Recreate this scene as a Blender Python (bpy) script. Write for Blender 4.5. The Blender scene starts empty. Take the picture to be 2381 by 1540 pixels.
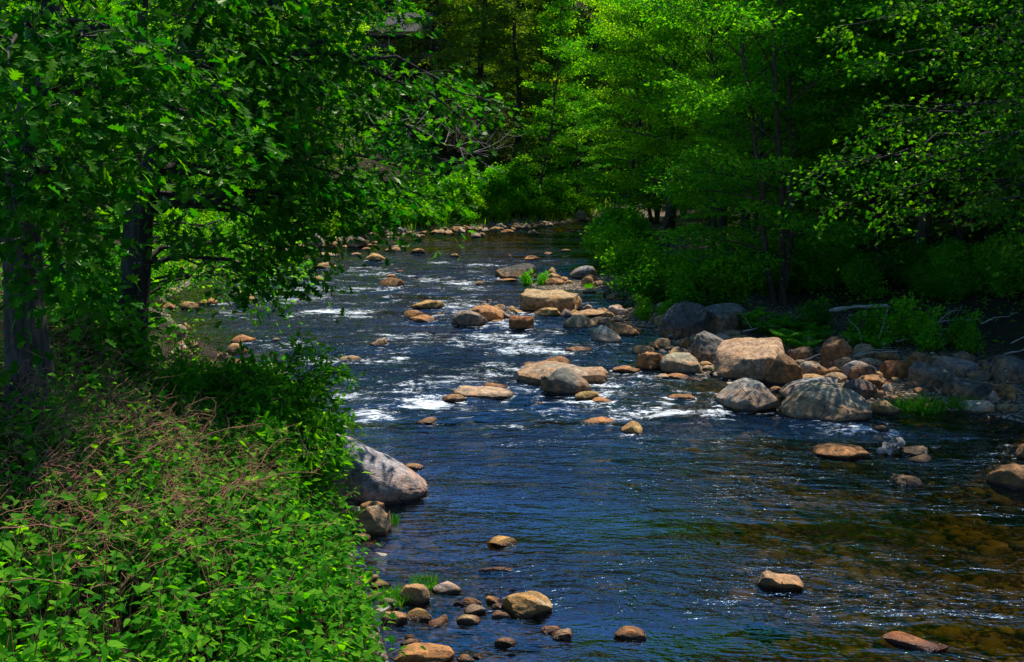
import bpy, math, random
import numpy as np
from mathutils import Vector, Matrix

# ------------------------------------------------------------------ camera, sky, sun, exposure
S = bpy.context.scene
COL = S.collection
CAM_H, FPX, CX, CY, HOR = 6.0, 2553.0, 1190.5, 770.0, 330.0
PITCH = math.atan((CY - HOR) / FPX)
cam = bpy.data.cameras.new('camera')
cam.sensor_width = 36.0
cam.lens = 36.0 * FPX / 2381.0
cam.clip_start, cam.clip_end = 0.1, 3000.0
camo = bpy.data.objects.new('camera', cam)
camo.location = (0, 0, CAM_H)
camo.rotation_euler = (math.radians(90) - PITCH, 0, 0)
COL.objects.link(camo)
S.camera = camo

SUN_AZ, SUN_EL = math.radians(44), math.radians(66)     # ahead and to the right of the camera, high
sdir = Vector((math.sin(SUN_AZ) * math.cos(SUN_EL), math.cos(SUN_AZ) * math.cos(SUN_EL), math.sin(SUN_EL)))
W = bpy.data.worlds.new('World')
S.world = W
W.use_nodes = True
nt = W.node_tree
bg = nt.nodes['Background']
sky = nt.nodes.new('ShaderNodeTexSky')
sky.sky_type = 'NISHITA'
sky.sun_disc = False
sky.sun_elevation = SUN_EL
sky.sun_rotation = SUN_AZ
sky.air_density, sky.dust_density, sky.ozone_density = 1.0, 0.2, 2.5
hs = nt.nodes.new('ShaderNodeHueSaturation')
hs.inputs['Saturation'].default_value = 1.25
nt.links.new(sky.outputs['Color'], hs.inputs['Color'])
nt.links.new(hs.outputs['Color'], bg.inputs['Color'])
bg.inputs['Strength'].default_value = 0.13
sl = bpy.data.lights.new('sun', 'SUN')
sl.energy = 5.0
sl.angle = math.radians(0.53)
sl.color = (1.0, 0.95, 0.86)
slo = bpy.data.objects.new('sun', sl)
slo.rotation_euler = (-sdir).to_track_quat('-Z', 'Y').to_euler()
slo.location = (20, 20, 60)
COL.objects.link(slo)
S.view_settings.view_transform = 'Standard'
S.view_settings.look = 'None'
S.view_settings.exposure = 0.62
S.view_settings.gamma = 1.0
cy = S.cycles
cy.max_bounces, cy.diffuse_bounces, cy.glossy_bounces = 7, 3, 2
cy.transmission_bounces, cy.transparent_max_bounces = 5, 6
cy.use_adaptive_sampling = True
cy.adaptive_threshold = 0.02
cy.caustics_reflective = False
cy.caustics_refractive = False
cy.sample_clamp_indirect = 4.0
cy.sample_clamp_direct = 6.0
cy.use_denoising = True
cy.denoiser = 'OPENIMAGEDENOISE'
cy.denoising_input_passes = 'RGB_ALBEDO_NORMAL'
cy.denoising_prefilter = 'NONE'

# ------------------------------------------------------------------ helpers
rng = np.random.default_rng(7)
F_ = np.array([0, math.cos(PITCH), -math.sin(PITCH)])
U_ = np.array([0, math.sin(PITCH), math.cos(PITCH)])

def ray(px, py):
    return F_ + (px - CX) / FPX * np.array([1.0, 0, 0]) + (CY - py) / FPX * U_

def P(px, py, d):
    """the point seen at (px, py) of the photograph that lies d metres ahead of the camera"""
    r = ray(px, py)
    return np.array([0, 0, CAM_H]) + r * (d / r[1])

def G(px, py, z=0.0):
    r = ray(px, py)
    return np.array([0, 0, CAM_H]) + r * ((z - CAM_H) / r[2])

def _hash(ix, iy, iz):
    h = (ix.astype(np.int64) * 374761393 + iy.astype(np.int64) * 668265263 + iz.astype(np.int64) * 2147483647) & 0xffffffff
    h = ((h ^ (h >> 13)) * 1274126177) & 0xffffffff
    h = (h ^ (h >> 16)) & 0xffffffff
    h = (h * 2246822519) & 0xffffffff
    return ((h ^ (h >> 15)) & 0xffffff) / 0xffffff * 2 - 1

def noise(p):
    """smooth value noise in [-1, 1], p is (n, 3)"""
    p = np.asarray(p, float)
    i = np.floor(p).astype(np.int64)
    f = p - i
    f = f * f * f * (f * (f * 6 - 15) + 10)
    x, y, z = i[:, 0], i[:, 1], i[:, 2]
    fx, fy, fz = f[:, 0], f[:, 1], f[:, 2]
    def l(a, b, t): return a + (b - a) * t
    c00 = l(_hash(x, y, z), _hash(x + 1, y, z), fx)
    c10 = l(_hash(x, y + 1, z), _hash(x + 1, y + 1, z), fx)
    c01 = l(_hash(x, y, z + 1), _hash(x + 1, y, z + 1), fx)
    c11 = l(_hash(x, y + 1, z + 1), _hash(x + 1, y + 1, z + 1), fx)
    return l(l(c00, c10, fy), l(c01, c11, fy), fz)

def fbm(p, o=4, g=0.5, lac=2.03):
    p = np.asarray(p, float)
    a, s, t = 1.0, 0.0, 0.0
    for k in range(o):
        s = s + a * noise(p + 17.3 * k)
        t += a
        a *= g
        p = p * lac
    return s / t

def sstep(a, b, x):
    t = np.clip((x - a) / (b - a), 0, 1)
    return t * t * (3 - 2 * t)

def mesh_np(name, V, T, mat=None, smooth=True, attrs=None):
    """a mesh from vertex and triangle (or quad) arrays"""
    V = np.ascontiguousarray(V, np.float32)
    T = np.ascontiguousarray(T, np.int32)
    k = T.shape[1]
    me = bpy.data.meshes.new(name)
    me.vertices.add(len(V))
    me.vertices.foreach_set('co', V.ravel())
    me.loops.add(T.size)
    me.loops.foreach_set('vertex_index', T.ravel())
    me.polygons.add(len(T))
    me.polygons.foreach_set('loop_start', np.arange(0, T.size, k, dtype=np.int32))
    me.polygons.foreach_set('loop_total', np.full(len(T), k, np.int32))
    me.polygons.foreach_set('use_smooth', np.full(len(T), smooth, bool))
    for an, av in (attrs or {}).items():
        at = me.attributes.new(an, 'FLOAT', 'POINT')
        at.data.foreach_set('value', np.ascontiguousarray(av, np.float32))
    me.update(calc_edges=True)
    if mat: me.materials.append(mat)
    return me

def link(name, me, parent=None, loc=(0, 0, 0), color=None, label=None, cat=None, group=None, kind=None, rot=None, scale=None):
    o = bpy.data.objects.new(name, me)
    COL.objects.link(o)
    o.location = loc
    if rot is not None: o.rotation_euler = rot
    if scale is not None: o.scale = (scale,) * 3 if np.isscalar(scale) else scale
    if parent: o.parent = parent
    if color is not None: o.color = (*color[:3], 1)
    if label: o['label'] = label
    if cat: o['category'] = cat
    if group: o['group'] = group
    if kind: o['kind'] = kind
    return o

class Acc:
    """collects triangles"""
    def __init__(self):
        self.v, self.t, self.a, self.n = [], [], [], 0
    def add(self, V, T, a=0.5):
        self.v.append(np.asarray(V, float))
        self.t.append(np.asarray(T, int) + self.n)
        self.a.append(np.full(len(V), a) if np.isscalar(a) else np.asarray(a))
        self.n += len(V)
    def mesh(self, name, mat, smooth=True):
        if not self.v:
            return None
        return mesh_np(name, np.vstack(self.v), np.vstack(self.t), mat, smooth, {'lv': np.concatenate(self.a)})

def tube(acc, pts, rad, n=6, a=0.5, cap=False):
    pts = np.asarray(pts, float)
    m = len(pts)
    rad = np.full(m, rad) if np.isscalar(rad) else np.asarray(rad, float)
    tan = np.gradient(pts, axis=0)
    tan /= np.linalg.norm(tan, axis=1)[:, None] + 1e-9
    ref = np.array([0.31, 0.17, 0.93]) if abs(tan[0, 2]) < 0.8 else np.array([0.9, 0.3, 0.1])
    s = np.cross(tan, ref); s /= np.linalg.norm(s, axis=1)[:, None] + 1e-9
    b = np.cross(tan, s)
    an = np.arange(n) * 2 * math.pi / n
    V = pts[:, None, :] + rad[:, None, None] * (np.cos(an)[None, :, None] * s[:, None, :] + np.sin(an)[None, :, None] * b[:, None, :])
    i = (np.arange(m - 1)[:, None] * n + np.arange(n)[None, :]).ravel()
    j = (np.arange(m - 1)[:, None] * n + (np.arange(n)[None, :] + 1) % n).ravel()
    T = np.vstack([np.c_[i, j, j + n], np.c_[i, j + n, i + n]])
    V = V.reshape(-1, 3)
    if cap:
        c0, c1 = len(V), len(V) + 1
        V = np.vstack([V, pts[0], pts[-1]])
        k = np.arange(n); k2 = (k + 1) % n
        T = np.vstack([T, np.c_[k2, k, np.full(n, c0)], np.c_[k + (m - 1) * n, k2 + (m - 1) * n, np.full(n, c1)]])
    acc.add(V, T, a)

def bez(p0, p1, p2, n):
    t = np.linspace(0, 1, n)[:, None]
    return (1 - t) ** 2 * p0 + 2 * t * (1 - t) * p1 + t * t * p2

def norm(v):
    v = np.asarray(v, float)
    return v / (np.linalg.norm(v, axis=-1, keepdims=True) + 1e-9)

# leaf templates: x across, y along the midrib, z up; unit length 1
def tmpl_outline(half, fold=0.12, curl=0.15):
    """half = [(x, y)...] from base to tip on the right side; mirrored, folded along the midrib"""
    ys = [y for x, y in half]
    V, T = [], []
    mid = []
    for y in ys:
        V.append((0, y, -curl * y * y)); mid.append(len(V) - 1)
    for sgn in (1, -1):
        side = []
        for x, y in half:
            V.append((sgn * x, y, fold * x - curl * y * y)); side.append(len(V) - 1)
        for k in range(len(half) - 1):
            a, b, c, d = mid[k], side[k], side[k + 1], mid[k + 1]
            for tri in ((a, b, c), (a, c, d)):
                pts = [V[q] for q in tri]
                if len({tuple(p) for p in pts}) == 3:
                    T.append(tri if sgn > 0 else tri[::-1])
    return np.array(V, float), np.array(T, int)

LEAF_OAK = tmpl_outline([(0.0, 0.0), (0.10, 0.13), (0.24, 0.28), (0.10, 0.31), (0.36, 0.55), (0.13, 0.55), (0.33, 0.82), (0.10, 0.78), (0.0, 1.0)], 0.25, 0.22)
LEAF_HEART = tmpl_outline([(0.12, -0.06), (0.37, 0.12), (0.31, 0.5), (0.0, 1.0)], 0.22, 0.30)
LEAF_OVAL = tmpl_outline([(0.0, 0.0), (0.24, 0.3), (0.17, 0.7), (0.0, 1.0)], 0.3, 0.25)
LEAF_KITE = (np.array([(0, 0, 0), (0.34, 0.45, 0.08), (0, 1, -0.16), (-0.34, 0.45, 0.08)], float), np.array([(0, 1, 2), (0, 2, 3)], int))
LEAF_MAPLE = tmpl_outline([(0.0, 0.0), (0.42, 0.12), (0.28, 0.35), (0.50, 0.62), (0.17, 0.62), (0.0, 1.0)], 0.2, 0.25)
LEAF_NEEDLE = (np.array([(0, 0, 0), (0.15, 0.3, 0), (0.05, 0.55, -.02), (0, 1, -0.15), (-0.05, 0.55, -.02), (-0.15, 0.3, 0)], float), np.array([(0, 1, 2), (0, 4, 5), (0, 2, 4), (2, 3, 4)], int))

def leaves(acc, tm, pos, fwd, up, size, lv, width=1.0):
    """scatter a leaf template: fwd is the midrib direction, up the leaf normal (made square to fwd)"""
    tv, tf = tm
    pos, fwd, up = np.asarray(pos), norm(fwd), np.asarray(up)
    r = norm(np.cross(fwd, up))
    up = np.cross(r, fwd)
    size = np.broadcast_to(size, (len(pos),))
    V = pos[:, None, :] + size[:, None, None] * (width * tv[None, :, 0:1] * r[:, None, :] + tv[None, :, 1:2] * fwd[:, None, :] + tv[None, :, 2:3] * up[:, None, :])
    k = len(tv)
    T = (tf[None] + (np.arange(len(pos)) * k)[:, None, None]).reshape(-1, 3)
    acc.add(V.reshape(-1, 3), T, np.repeat(lv, k))

# ------------------------------------------------------------------ materials
def mat(name):
    m = bpy.data.materials.new(name)
    m.use_nodes = True
    n = m.node_tree.nodes
    n.clear()
    return m, n, m.node_tree.links

class NB:
    """small node builder"""
    def __init__(self, name):
        self.m, self.n, self.l = mat(name)
    def __call__(self, typ, ins=None, **props):
        nd = self.n.new('ShaderNode' + typ)
        for k, v in props.items(): setattr(nd, k, v)
        for k, v in (ins or {}).items():
            s = nd.inputs[k]
            if hasattr(v, 'is_linked') or isinstance(v, bpy.types.NodeSocket): self.l.new(v, s)
            else: s.default_value = v
        return nd
    def mixc(self, f, a, b, bt='MIX'):
        nd = self.n.new('ShaderNodeMix'); nd.data_type = 'RGBA'; nd.blend_type = bt
        for s, v in ((nd.inputs[0], f), (nd.inputs[6], a), (nd.inputs[7], b)):
            if isinstance(v, bpy.types.NodeSocket): self.l.new(v, s)
            else: s.default_value = v if not isinstance(v, tuple) or len(v) == 4 else (*v, 1)
        return nd.outputs[2]
    def math(self, op, a, b=0.0, c=None, clamp=False):
        nd = self.n.new('ShaderNodeMath'); nd.operation = op; nd.use_clamp = clamp
        for s, v in zip(nd.inputs, (a, b, c)):
            if v is None: continue
            if isinstance(v, bpy.types.NodeSocket): self.l.new(v, s)
            else: s.default_value = v
        return nd.outputs[0]
    def ramp(self, f, a, b, lo=0.0, hi=1.0):
        nd = self('MapRange', {0: f, 1: a, 2: b, 3: lo, 4: hi}, interpolation_type='SMOOTHSTEP')
        return nd.outputs[0]
    def noise(self, vec, scale, detail=4, rough=0.55):
        return self('TexNoise', {'Vector': vec, 'Scale': scale, 'Detail': detail, 'Roughness': rough}).outputs[0]
    def out(self, sh, vol=None):
        o = self.n.new('ShaderNodeOutputMaterial'); self.l.new(sh, o.inputs['Surface'])
        return self.m

def leaf_material():
    b = NB('leaf')
    oi = b('ObjectInfo')
    lv = b('Attribute', attribute_name='lv').outputs['Fac']
    geo = b('NewGeometry')
    n1 = b.noise(geo.outputs['Position'], 0.35, 2)
    v = b.math('ADD', b.math('MULTIPLY', lv, 0.7), b.math('MULTIPLY', n1, 0.45))
    hsv = b('HueSaturation', {'Hue': b.ramp(v, 0.1, 1.0, 0.53, 0.475), 'Saturation': 1.0, 'Value': b.ramp(v, 0.1, 1.0, 0.5, 1.6), 'Color': oi.outputs['Color']})
    col = hsv.outputs[0]
    tr = b('HueSaturation', {'Hue': 0.495, 'Saturation': 1.1, 'Value': 2.0, 'Color': col}).outputs[0]
    d = b('BsdfDiffuse', {'Color': col, 'Roughness': 0.4})
    t = b('BsdfTranslucent', {'Color': tr})
    mx = b('MixShader', {0: 0.55, 1: d.outputs[0], 2: t.outputs[0]})
    gl = b('BsdfGlossy', {'Color': (0.8, 0.95, 0.6, 1), 'Roughness': 0.5})
    fr = b('Fresnel', {'IOR': 1.35})
    m2 = b('MixShader', {0: b.math('MULTIPLY', fr.outputs[0], 0.07), 1: mx.outputs[0], 2: gl.outputs[0]})
    return b.out(m2.outputs[0])

def bark_material():
    b = NB('bark')
    oi = b('ObjectInfo')
    tc = b('TexCoord')
    mp = b('Mapping', {'Vector': tc.outputs['Object'], 'Scale': (1, 1, 0.16)})
    n1 = b.noise(mp.outputs[0], 16, 6, 0.65)
    n2 = b.noise(tc.outputs['Object'], 2.2, 3)
    lich = b.ramp(b.noise(tc.outputs['Object'], 5, 5, 0.7), 0.6, 0.68)
    c = b.mixc(b.ramp(n1, 0.35, 0.7), b.mixc(1.0, oi.outputs['Color'], (0.35, 0.33, 0.3), 'MULTIPLY'), oi.outputs['Color'])
    c = b.mixc(b.math('MULTIPLY', lich, b.ramp(n2, 0.45, 0.6)), c, (0.30, 0.31, 0.22))
    bp = b('Bump', {'Height': n1, 'Strength': 0.9, 'Distance': 0.03})
    p = b('BsdfPrincipled', {'Base Color': c, 'Roughness': 0.9, 'Normal': bp.outputs[0], 'Specular IOR Level': 0.2})
    return b.out(p.outputs[0])

def rock_material():
    b = NB('granite')
    oi = b('ObjectInfo')
    tc = b('TexCoord')
    geo = b('NewGeometry')
    off = b('VectorMath', {0: tc.outputs['Object'], 1: b('CombineXYZ', {0: b.math('MULTIPLY', oi.outputs['Random'], 91.0), 1: b.math('MULTIPLY', oi.outputs['Random'], 37.0), 2: 3.0}).outputs[0]}, operation='ADD').outputs[0]
    z = b('SeparateXYZ', {0: geo.outputs['Position']}).outputs[2]
    zo = b('SeparateXYZ', {0: tc.outputs['Object']}).outputs[2]
    nz = b('SeparateXYZ', {0: geo.outputs['Normal']}).outputs[2]
    big = b.noise(off, 1.6, 5, 0.6)
    mid = b.noise(off, 6.5, 6, 0.68)
    fine = b.noise(off, 55, 3, 0.7)
    base = oi.outputs['Color']
    # iron stain: patches, more of them low on the stone
    st = b.math('SUBTRACT', b.math('ADD', big, b.ramp(zo, 0.0, 0.8, 0.20, -0.06)), 0.0)
    stain = b.math('MULTIPLY', b.ramp(st, 0.50, 0.68), b.ramp(mid, 0.25, 0.6))
    c = b.mixc(b.math('MULTIPLY', stain, 0.85), base, b.mixc(0.70, base, (0.36, 0.15, 0.035)))
    # mottled light and dark minerals
    c = b.mixc(1.0, c, b.mixc(b.ramp(mid, 0.3, 0.72), (0.40, 0.39, 0.38), (1.45, 1.42, 1.36)), 'MULTIPLY')
    c = b.mixc(1.0, c, b.mixc(b.ramp(fine, 0.3, 0.7), (0.58, 0.57, 0.56), (1.36, 1.34, 1.30)), 'MULTIPLY')
    # dark crust and pale lichen in patches
    dk = b.ramp(b.noise(off, 3.1, 7, 0.75), 0.54, 0.68)
    c = b.mixc(b.math('MULTIPLY', dk, 0.7), c, (0.035, 0.034, 0.032))
    li = b.ramp(b.noise(off, 4.3, 5, 0.6), 0.67, 0.70)
    c = b.mixc(b.math('MULTIPLY', li, 0.55), c, (0.42, 0.42, 0.34))
    # thin cracks and veins
    vo = b('TexVoronoi', {'Vector': b.mixc(0.22, off, b('TexNoise', {'Vector': off, 'Scale': 2.5, 'Detail': 4}).outputs[1]), 'Scale': 0.85}, feature='DISTANCE_TO_EDGE').outputs[0]
    crack = b.math('MULTIPLY', b.ramp(vo, 0.0, 0.010, 1.0, 0.0), b.ramp(big, 0.50, 0.62))
    c = b.mixc(b.math('MULTIPLY', crack, 0.75), c, (0.02, 0.017, 0.014))
    # brown high-water stain on the lower flanks
    tide = b.ramp(b.math('SUBTRACT', z, b.math('MULTIPLY', big, 0.16)), -0.06, 0.04, 1.0, 0.0)
    c = b.mixc(b.math('MULTIPLY', tide, 0.85), c, b.mixc(1.0, c, (0.52, 0.40, 0.24), 'MULTIPLY'))
    # wet and algae-dark just above the water
    wet = b.ramp(b.math('SUBTRACT', z, b.math('MULTIPLY', mid, 0.10)), -0.02, 0.03, 1.0, 0.0)
    c = b.mixc(wet, c, b.mixc(1.0, c, (0.30, 0.25, 0.18), 'MULTIPLY'))
    ro = b.math('SUBTRACT', 0.85, b.math('MULTIPLY', wet, 0.68))
    h = b.math('ADD', b.math('MULTIPLY', mid, 0.6), b.math('MULTIPLY', fine, 0.14))
    h = b.math('SUBTRACT', h, b.math('MULTIPLY', crack, 0.35))
    bp = b('Bump', {'Height': h, 'Strength': 1.0, 'Distance': 0.09})
    p = b('BsdfPrincipled', {'Base Color': c, 'Roughness': ro, 'Normal': bp.outputs[0], 'Specular IOR Level': 0.4})
    return b.out(p.outputs[0])

def ground_material():
    b = NB('ground')
    geo = b('NewGeometry')
    gr = b('Attribute', attribute_name='gravel').outputs['Fac']
    pos = geo.outputs['Position']
    n1 = b.noise(pos, 0.9, 6, 0.65)
    n2 = b.noise(pos, 14, 5, 0.7)
    soil = b.mixc(b.ramp(n1, 0.35, 0.65), (0.014, 0.010, 0.006), (0.026, 0.024, 0.010))
    soil = b.mixc(b.ramp(n2, 0.4, 0.7), soil, (0.040, 0.027, 0.015))
    vo = b('TexVoronoi', {'Vector': pos, 'Scale': 11.0, 'Randomness': 1.0})
    peb = b.mixc(b('SeparateColor', {0: vo.outputs['Color']}).outputs[0], (0.17, 0.12, 0.075), (0.36, 0.29, 0.21))
    peb = b.mixc(b.ramp(vo.outputs['Distance'], 0.25, 0.6), peb, (0.05, 0.037, 0.025))
    c = b.mixc(gr, soil, peb)
    h = b.math('ADD', n2, b.math('MULTIPLY', vo.outputs['Distance'], b.math('MULTIPLY', gr, -1.2)))
    bp = b('Bump', {'Height': h, 'Strength': 0.9, 'Distance': 0.05})
    p = b('BsdfPrincipled', {'Base Color': c, 'Roughness': 0.95, 'Normal': bp.outputs[0], 'Specular IOR Level': 0.15})
    return b.out(p.outputs[0])

def water_material():
    b = NB('river_water')
    geo = b('NewGeometry')
    foam = b('Attribute', attribute_name='foam').outputs['Fac']
    rough = b('Attribute', attribute_name='rapid').outputs['Fac']
    calm = b('Attribute', attribute_name='calm').outputs['Fac']
    pos = geo.outputs['Position']
    mp = b('Mapping', {'Vector': pos, 'Scale': (0.42, 1.0, 1.0), 'Rotation': (0, 0, 0.12)})
    warp = b('TexNoise', {'Vector': pos, 'Scale': 0.7, 'Detail': 2}).outputs[1]
    wv = b('VectorMath', {0: mp.outputs[0], 1: b('VectorMath', {0: warp, 1: (0.55, 0.55, 0.55)}, operation='MULTIPLY').outputs[0]}, operation='ADD').outputs[0]
    r0 = b.noise(wv, 1.5, 2, 0.5)
    r1 = b.noise(wv, 4.2, 3, 0.6)
    r2 = b.noise(wv, 12.0, 3, 0.6)
    r3 = b.noise(pos, 30.0, 2, 0.6)
    h = b.math('ADD', b.math('MULTIPLY', r1, 0.12), b.math('MULTIPLY', r2, 0.028))
    h = b.math('ADD', h, b.math('MULTIPLY', r0, 0.09))
    h = b.math('ADD', h, b.math('MULTIPLY', b.math('MULTIPLY', r3, rough), 0.022))
    h = b.math('MULTIPLY', h, b.math('ADD', b.math('SUBTRACT', 0.75, b.math('MULTIPLY', calm, 0.33)), b.math('MULTIPLY', rough, 1.5)))
    patch = b.ramp(b.noise(b('Mapping', {'Vector': wv, 'Scale': (0.6, 1.0, 1.0)}).outputs[0], 0.33, 3, 0.55), 0.36, 0.62, 0.34, 1.25)
    h = b.math('MULTIPLY', h, patch)
    bp = b('Bump', {'Height': h, 'Strength': 1.0, 'Distance': 1.0})
    fr = b('Fresnel', {'IOR': 1.5, 'Normal': bp.outputs[0]}).outputs[0]
    tr = b('BsdfTransparent', {'Color': (0.40, 0.325, 0.10, 1)})
    gl = b('BsdfGlossy', {'Color': (0.48, 0.76, 1, 1), 'Roughness': 0.04, 'Normal': bp.outputs[0]})
    wat = b('MixShader', {0: b.math('MINIMUM', b.math('MULTIPLY', fr, 2.5), 0.40), 1: tr.outputs[0], 2: gl.outputs[0]})
    # foam: white bubbles, torn by noise
    mpf = b('Mapping', {'Vector': wv, 'Scale': (0.9, 1.0, 1.0)})
    fn = b.noise(mpf.outputs[0], 2.6, 8, 0.74)
    ff = b.noise(mpf.outputs[0], 15.0, 6, 0.8)
    fm = b.math('ADD', b.math('ADD', foam, b.math('MULTIPLY', b.math('SUBTRACT', fn, 0.5), 3.4)), b.math('MULTIPLY', b.math('SUBTRACT', ff, 0.5), 3.4))
    fac = b.math('MULTIPLY', b.ramp(fm, 0.70, 1.12), b.ramp(foam, 0.02, 0.25))
    fd = b('BsdfPrincipled', {'Base Color': (0.72, 0.76, 0.78, 1), 'Roughness': 0.45, 'Normal': bp.outputs[0]})
    mx = b('MixShader', {0: b.math('MULTIPLY', fac, 0.85), 1: wat.outputs[0], 2: fd.outputs[0]})
    return b.out(mx.outputs[0])

def plain_material(name, col, rough=0.8, scale=9.0, var=0.35):
    b = NB(name)
    tc = b('TexCoord')
    n1 = b.noise(tc.outputs['Object'], scale, 5, 0.65)
    c = b.mixc(b.ramp(n1, 0.3, 0.7), tuple(x * (1 - var) for x in col), tuple(min(1, x * (1 + var)) for x in col))
    bp = b('Bump', {'Height': n1, 'Strength': 0.4, 'Distance': 0.02})
    p = b('BsdfPrincipled', {'Base Color': c, 'Roughness': rough, 'Normal': bp.outputs[0]})
    return b.out(p.outputs[0])

M_LEAF, M_BARK, M_ROCK, M_GROUND, M_WATER = leaf_material(), bark_material(), rock_material(), ground_material(), water_material()
M_STEM = plain_material('dry_stem', (0.25, 0.105, 0.055), 0.8, 6.0, 0.6)
M_DEAD = plain_material('dead_wood', (0.30, 0.26, 0.22), 0.9, 7.0, 0.4)

# ------------------------------------------------------------------ the lie of the land
LEFT_PX = [(905, 1540), (850, 1400), (815, 1290), (800, 1180), (770, 1080), (700, 960), (610, 885), (550, 835), (460, 800), (400, 745), (368, 705),
           (470, 645), (600, 602), (660, 582), (720, 572), (870, 549), (1000, 541), (1150, 531), (1290, 521), (1345, 513), (1400, 509)]
RIGHT_PX = [(1440, 509), (1458, 522), (1432, 540), (1425, 572), (1410, 620), (1372, 650), (1262, 656), (1212, 662), (1275, 676), (1390, 674), (1450, 690),
            (1475, 712), (1400, 728), (1368, 742), (1440, 764), (1535, 772), (1560, 800), (1545, 840), (1600, 868), (1680, 884), (1830, 890), (1890, 935),
            (2020, 950), (2110, 955), (2260, 962), (2381, 985), (2560, 1040)]
shore = [(-2.2, -30.0), (-1.3, 2.0)] + [tuple(G(*p)[:2]) for p in LEFT_PX] + [tuple(G(*p)[:2]) for p in RIGHT_PX] + [(15.5, 15.0), (17.0, 5.0), (18.0, -30.0)]
SH = np.array(shore)
SA, SB = SH, np.roll(SH, -1, axis=0)

def shore_dist(x, y):
    """signed distance to the waterline, positive on land"""
    p = np.stack([np.ravel(x), np.ravel(y)], 1)
    best = np.full(len(p), 1e9)
    inside = np.zeros(len(p), bool)
    for a, b in zip(SA, SB):
        ab = b - a
        t = np.clip(((p - a) @ ab) / (ab @ ab + 1e-12), 0, 1)
        best = np.minimum(best, np.hypot(*(p - a - t[:, None] * ab).T))
        c = (a[1] > p[:, 1]) != (b[1] > p[:, 1])
        xi = a[0] + (p[:, 1] - a[1]) * ab[0] / (ab[1] if abs(ab[1]) > 1e-12 else 1e-12)
        inside ^= c & (p[:, 0] < xi)
    return np.where(inside, -best, best).reshape(np.shape(x))

XC_Y = [-30, 0, 20, 35, 45, 60, 75, 85, 100, 400]
XC_X = [6, 6, 4, 0, -2, -3, 2, 7, 12, 60]

def terrain(x, y):
    x, y = np.asarray(x, float), np.asarray(y, float)
    s = shore_dist(x, y)
    n = fbm(np.stack([x.ravel() * 0.25, y.ravel() * 0.25, 0 * x.ravel()], 1), 4).reshape(x.shape)
    n2 = fbm(np.stack([x.ravel() * 1.3, y.ravel() * 1.3, 0 * x.ravel() + 9], 1), 3).reshape(x.shape)
    bed = -0.62 * (1 - np.exp(np.minimum(s, 0) / 1.6)) + 0.10 * n2 * sstep(0, -1.2, s)
    sp = np.maximum(s, 0)
    near = 2.55 * sstep(-0.9, 4.2, sp) - 2.55 * sstep(-0.9, 4.2, 0) + 0.06 * sp
    farl = 0.42 * np.minimum(sp, 3.0) + 0.20 * np.clip(sp - 3, 0, 8) + 0.55 * np.maximum(sp - 11, 0) * sstep(60, 85, y) + 0.25 * np.maximum(sp - 11, 0)
    left = near + (farl - near) * sstep(30, 46, y)
    right = 0.085 * np.minimum(sp, 5.5) + 0.24 * np.clip(sp - 5.5, 0, 12) + 0.42 * np.maximum(sp - 17, 0)
    w = sstep(-3, 3, x - np.interp(y, XC_Y, XC_X))
    land = left + (right - left) * w
    land = 55 * (1 - np.exp(-land / 55))
    land = land + (0.16 * n + 0.05 * n2) * sstep(0, 3, sp)
    return np.where(s > 0, land, bed)

def tz(x, y):
    return float(terrain(np.array([x]), np.array([y]))[0])

TS = np.concatenate([np.linspace(4, 40, 420), np.linspace(40.2, 150, 420)])

def hit(px, py):
    """where the line of sight meets the ground or the water"""
    r = ray(px, py); r = r / r[1]
    x, y, z = r[0] * TS, TS, CAM_H + r[2] * TS
    g = np.maximum(terrain(x, y), 0)
    k = np.argmax(z <= g) if (z <= g).any() else len(TS) - 1
    return np.array([x[k], y[k], g[k]])

def ax(lo, hi, core_lo, core_hi, step, n_out):
    c = np.arange(core_lo, core_hi + 1e-6, step)
    a = core_lo - np.geomspace(step, core_lo - lo, n_out)[::-1]
    b = core_hi + np.geomspace(step, hi - core_hi, n_out)
    return np.concatenate([a, c, b])
gx = ax(-600, 600, -30, 32, 0.36, 26)
gy = ax(-80, 900, -6, 112, 0.48, 24)
X, Y = np.meshgrid(gx, gy)
Z = terrain(X, Y)
sd = shore_dist(X, Y)
side = X - np.interp(Y, XC_Y, XC_X)
grav = sstep(7.0, 3.5, sd + 1.5 * fbm(np.stack([X.ravel() * .5, Y.ravel() * .5, 0 * X.ravel()], 1), 3).reshape(X.shape)) * sstep(-1, 1, side)
grav = np.maximum(grav, sstep(0.4, -0.2, sd))
deep = sstep(-1.2, -3.0, sd) * sstep(4.5, 2.0, X - .05 * (Y - 12))
grav = grav * (1 - .93 * deep)
grav = np.maximum(grav, sstep(1.6, 0.8, sd) * sstep(34, 38, Y) * 0.9)
i = np.arange(len(gy) - 1)[:, None] * len(gx) + np.arange(len(gx) - 1)[None, :]
i = i.ravel()
Q = np.c_[i, i + 1, i + 1 + len(gx), i + len(gx)]
me = mesh_np('ground', np.stack([X.ravel(), Y.ravel(), Z.ravel()], 1), Q, M_GROUND, True, {'gravel': grav.ravel()})
link('ground', me, kind='structure')

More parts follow.
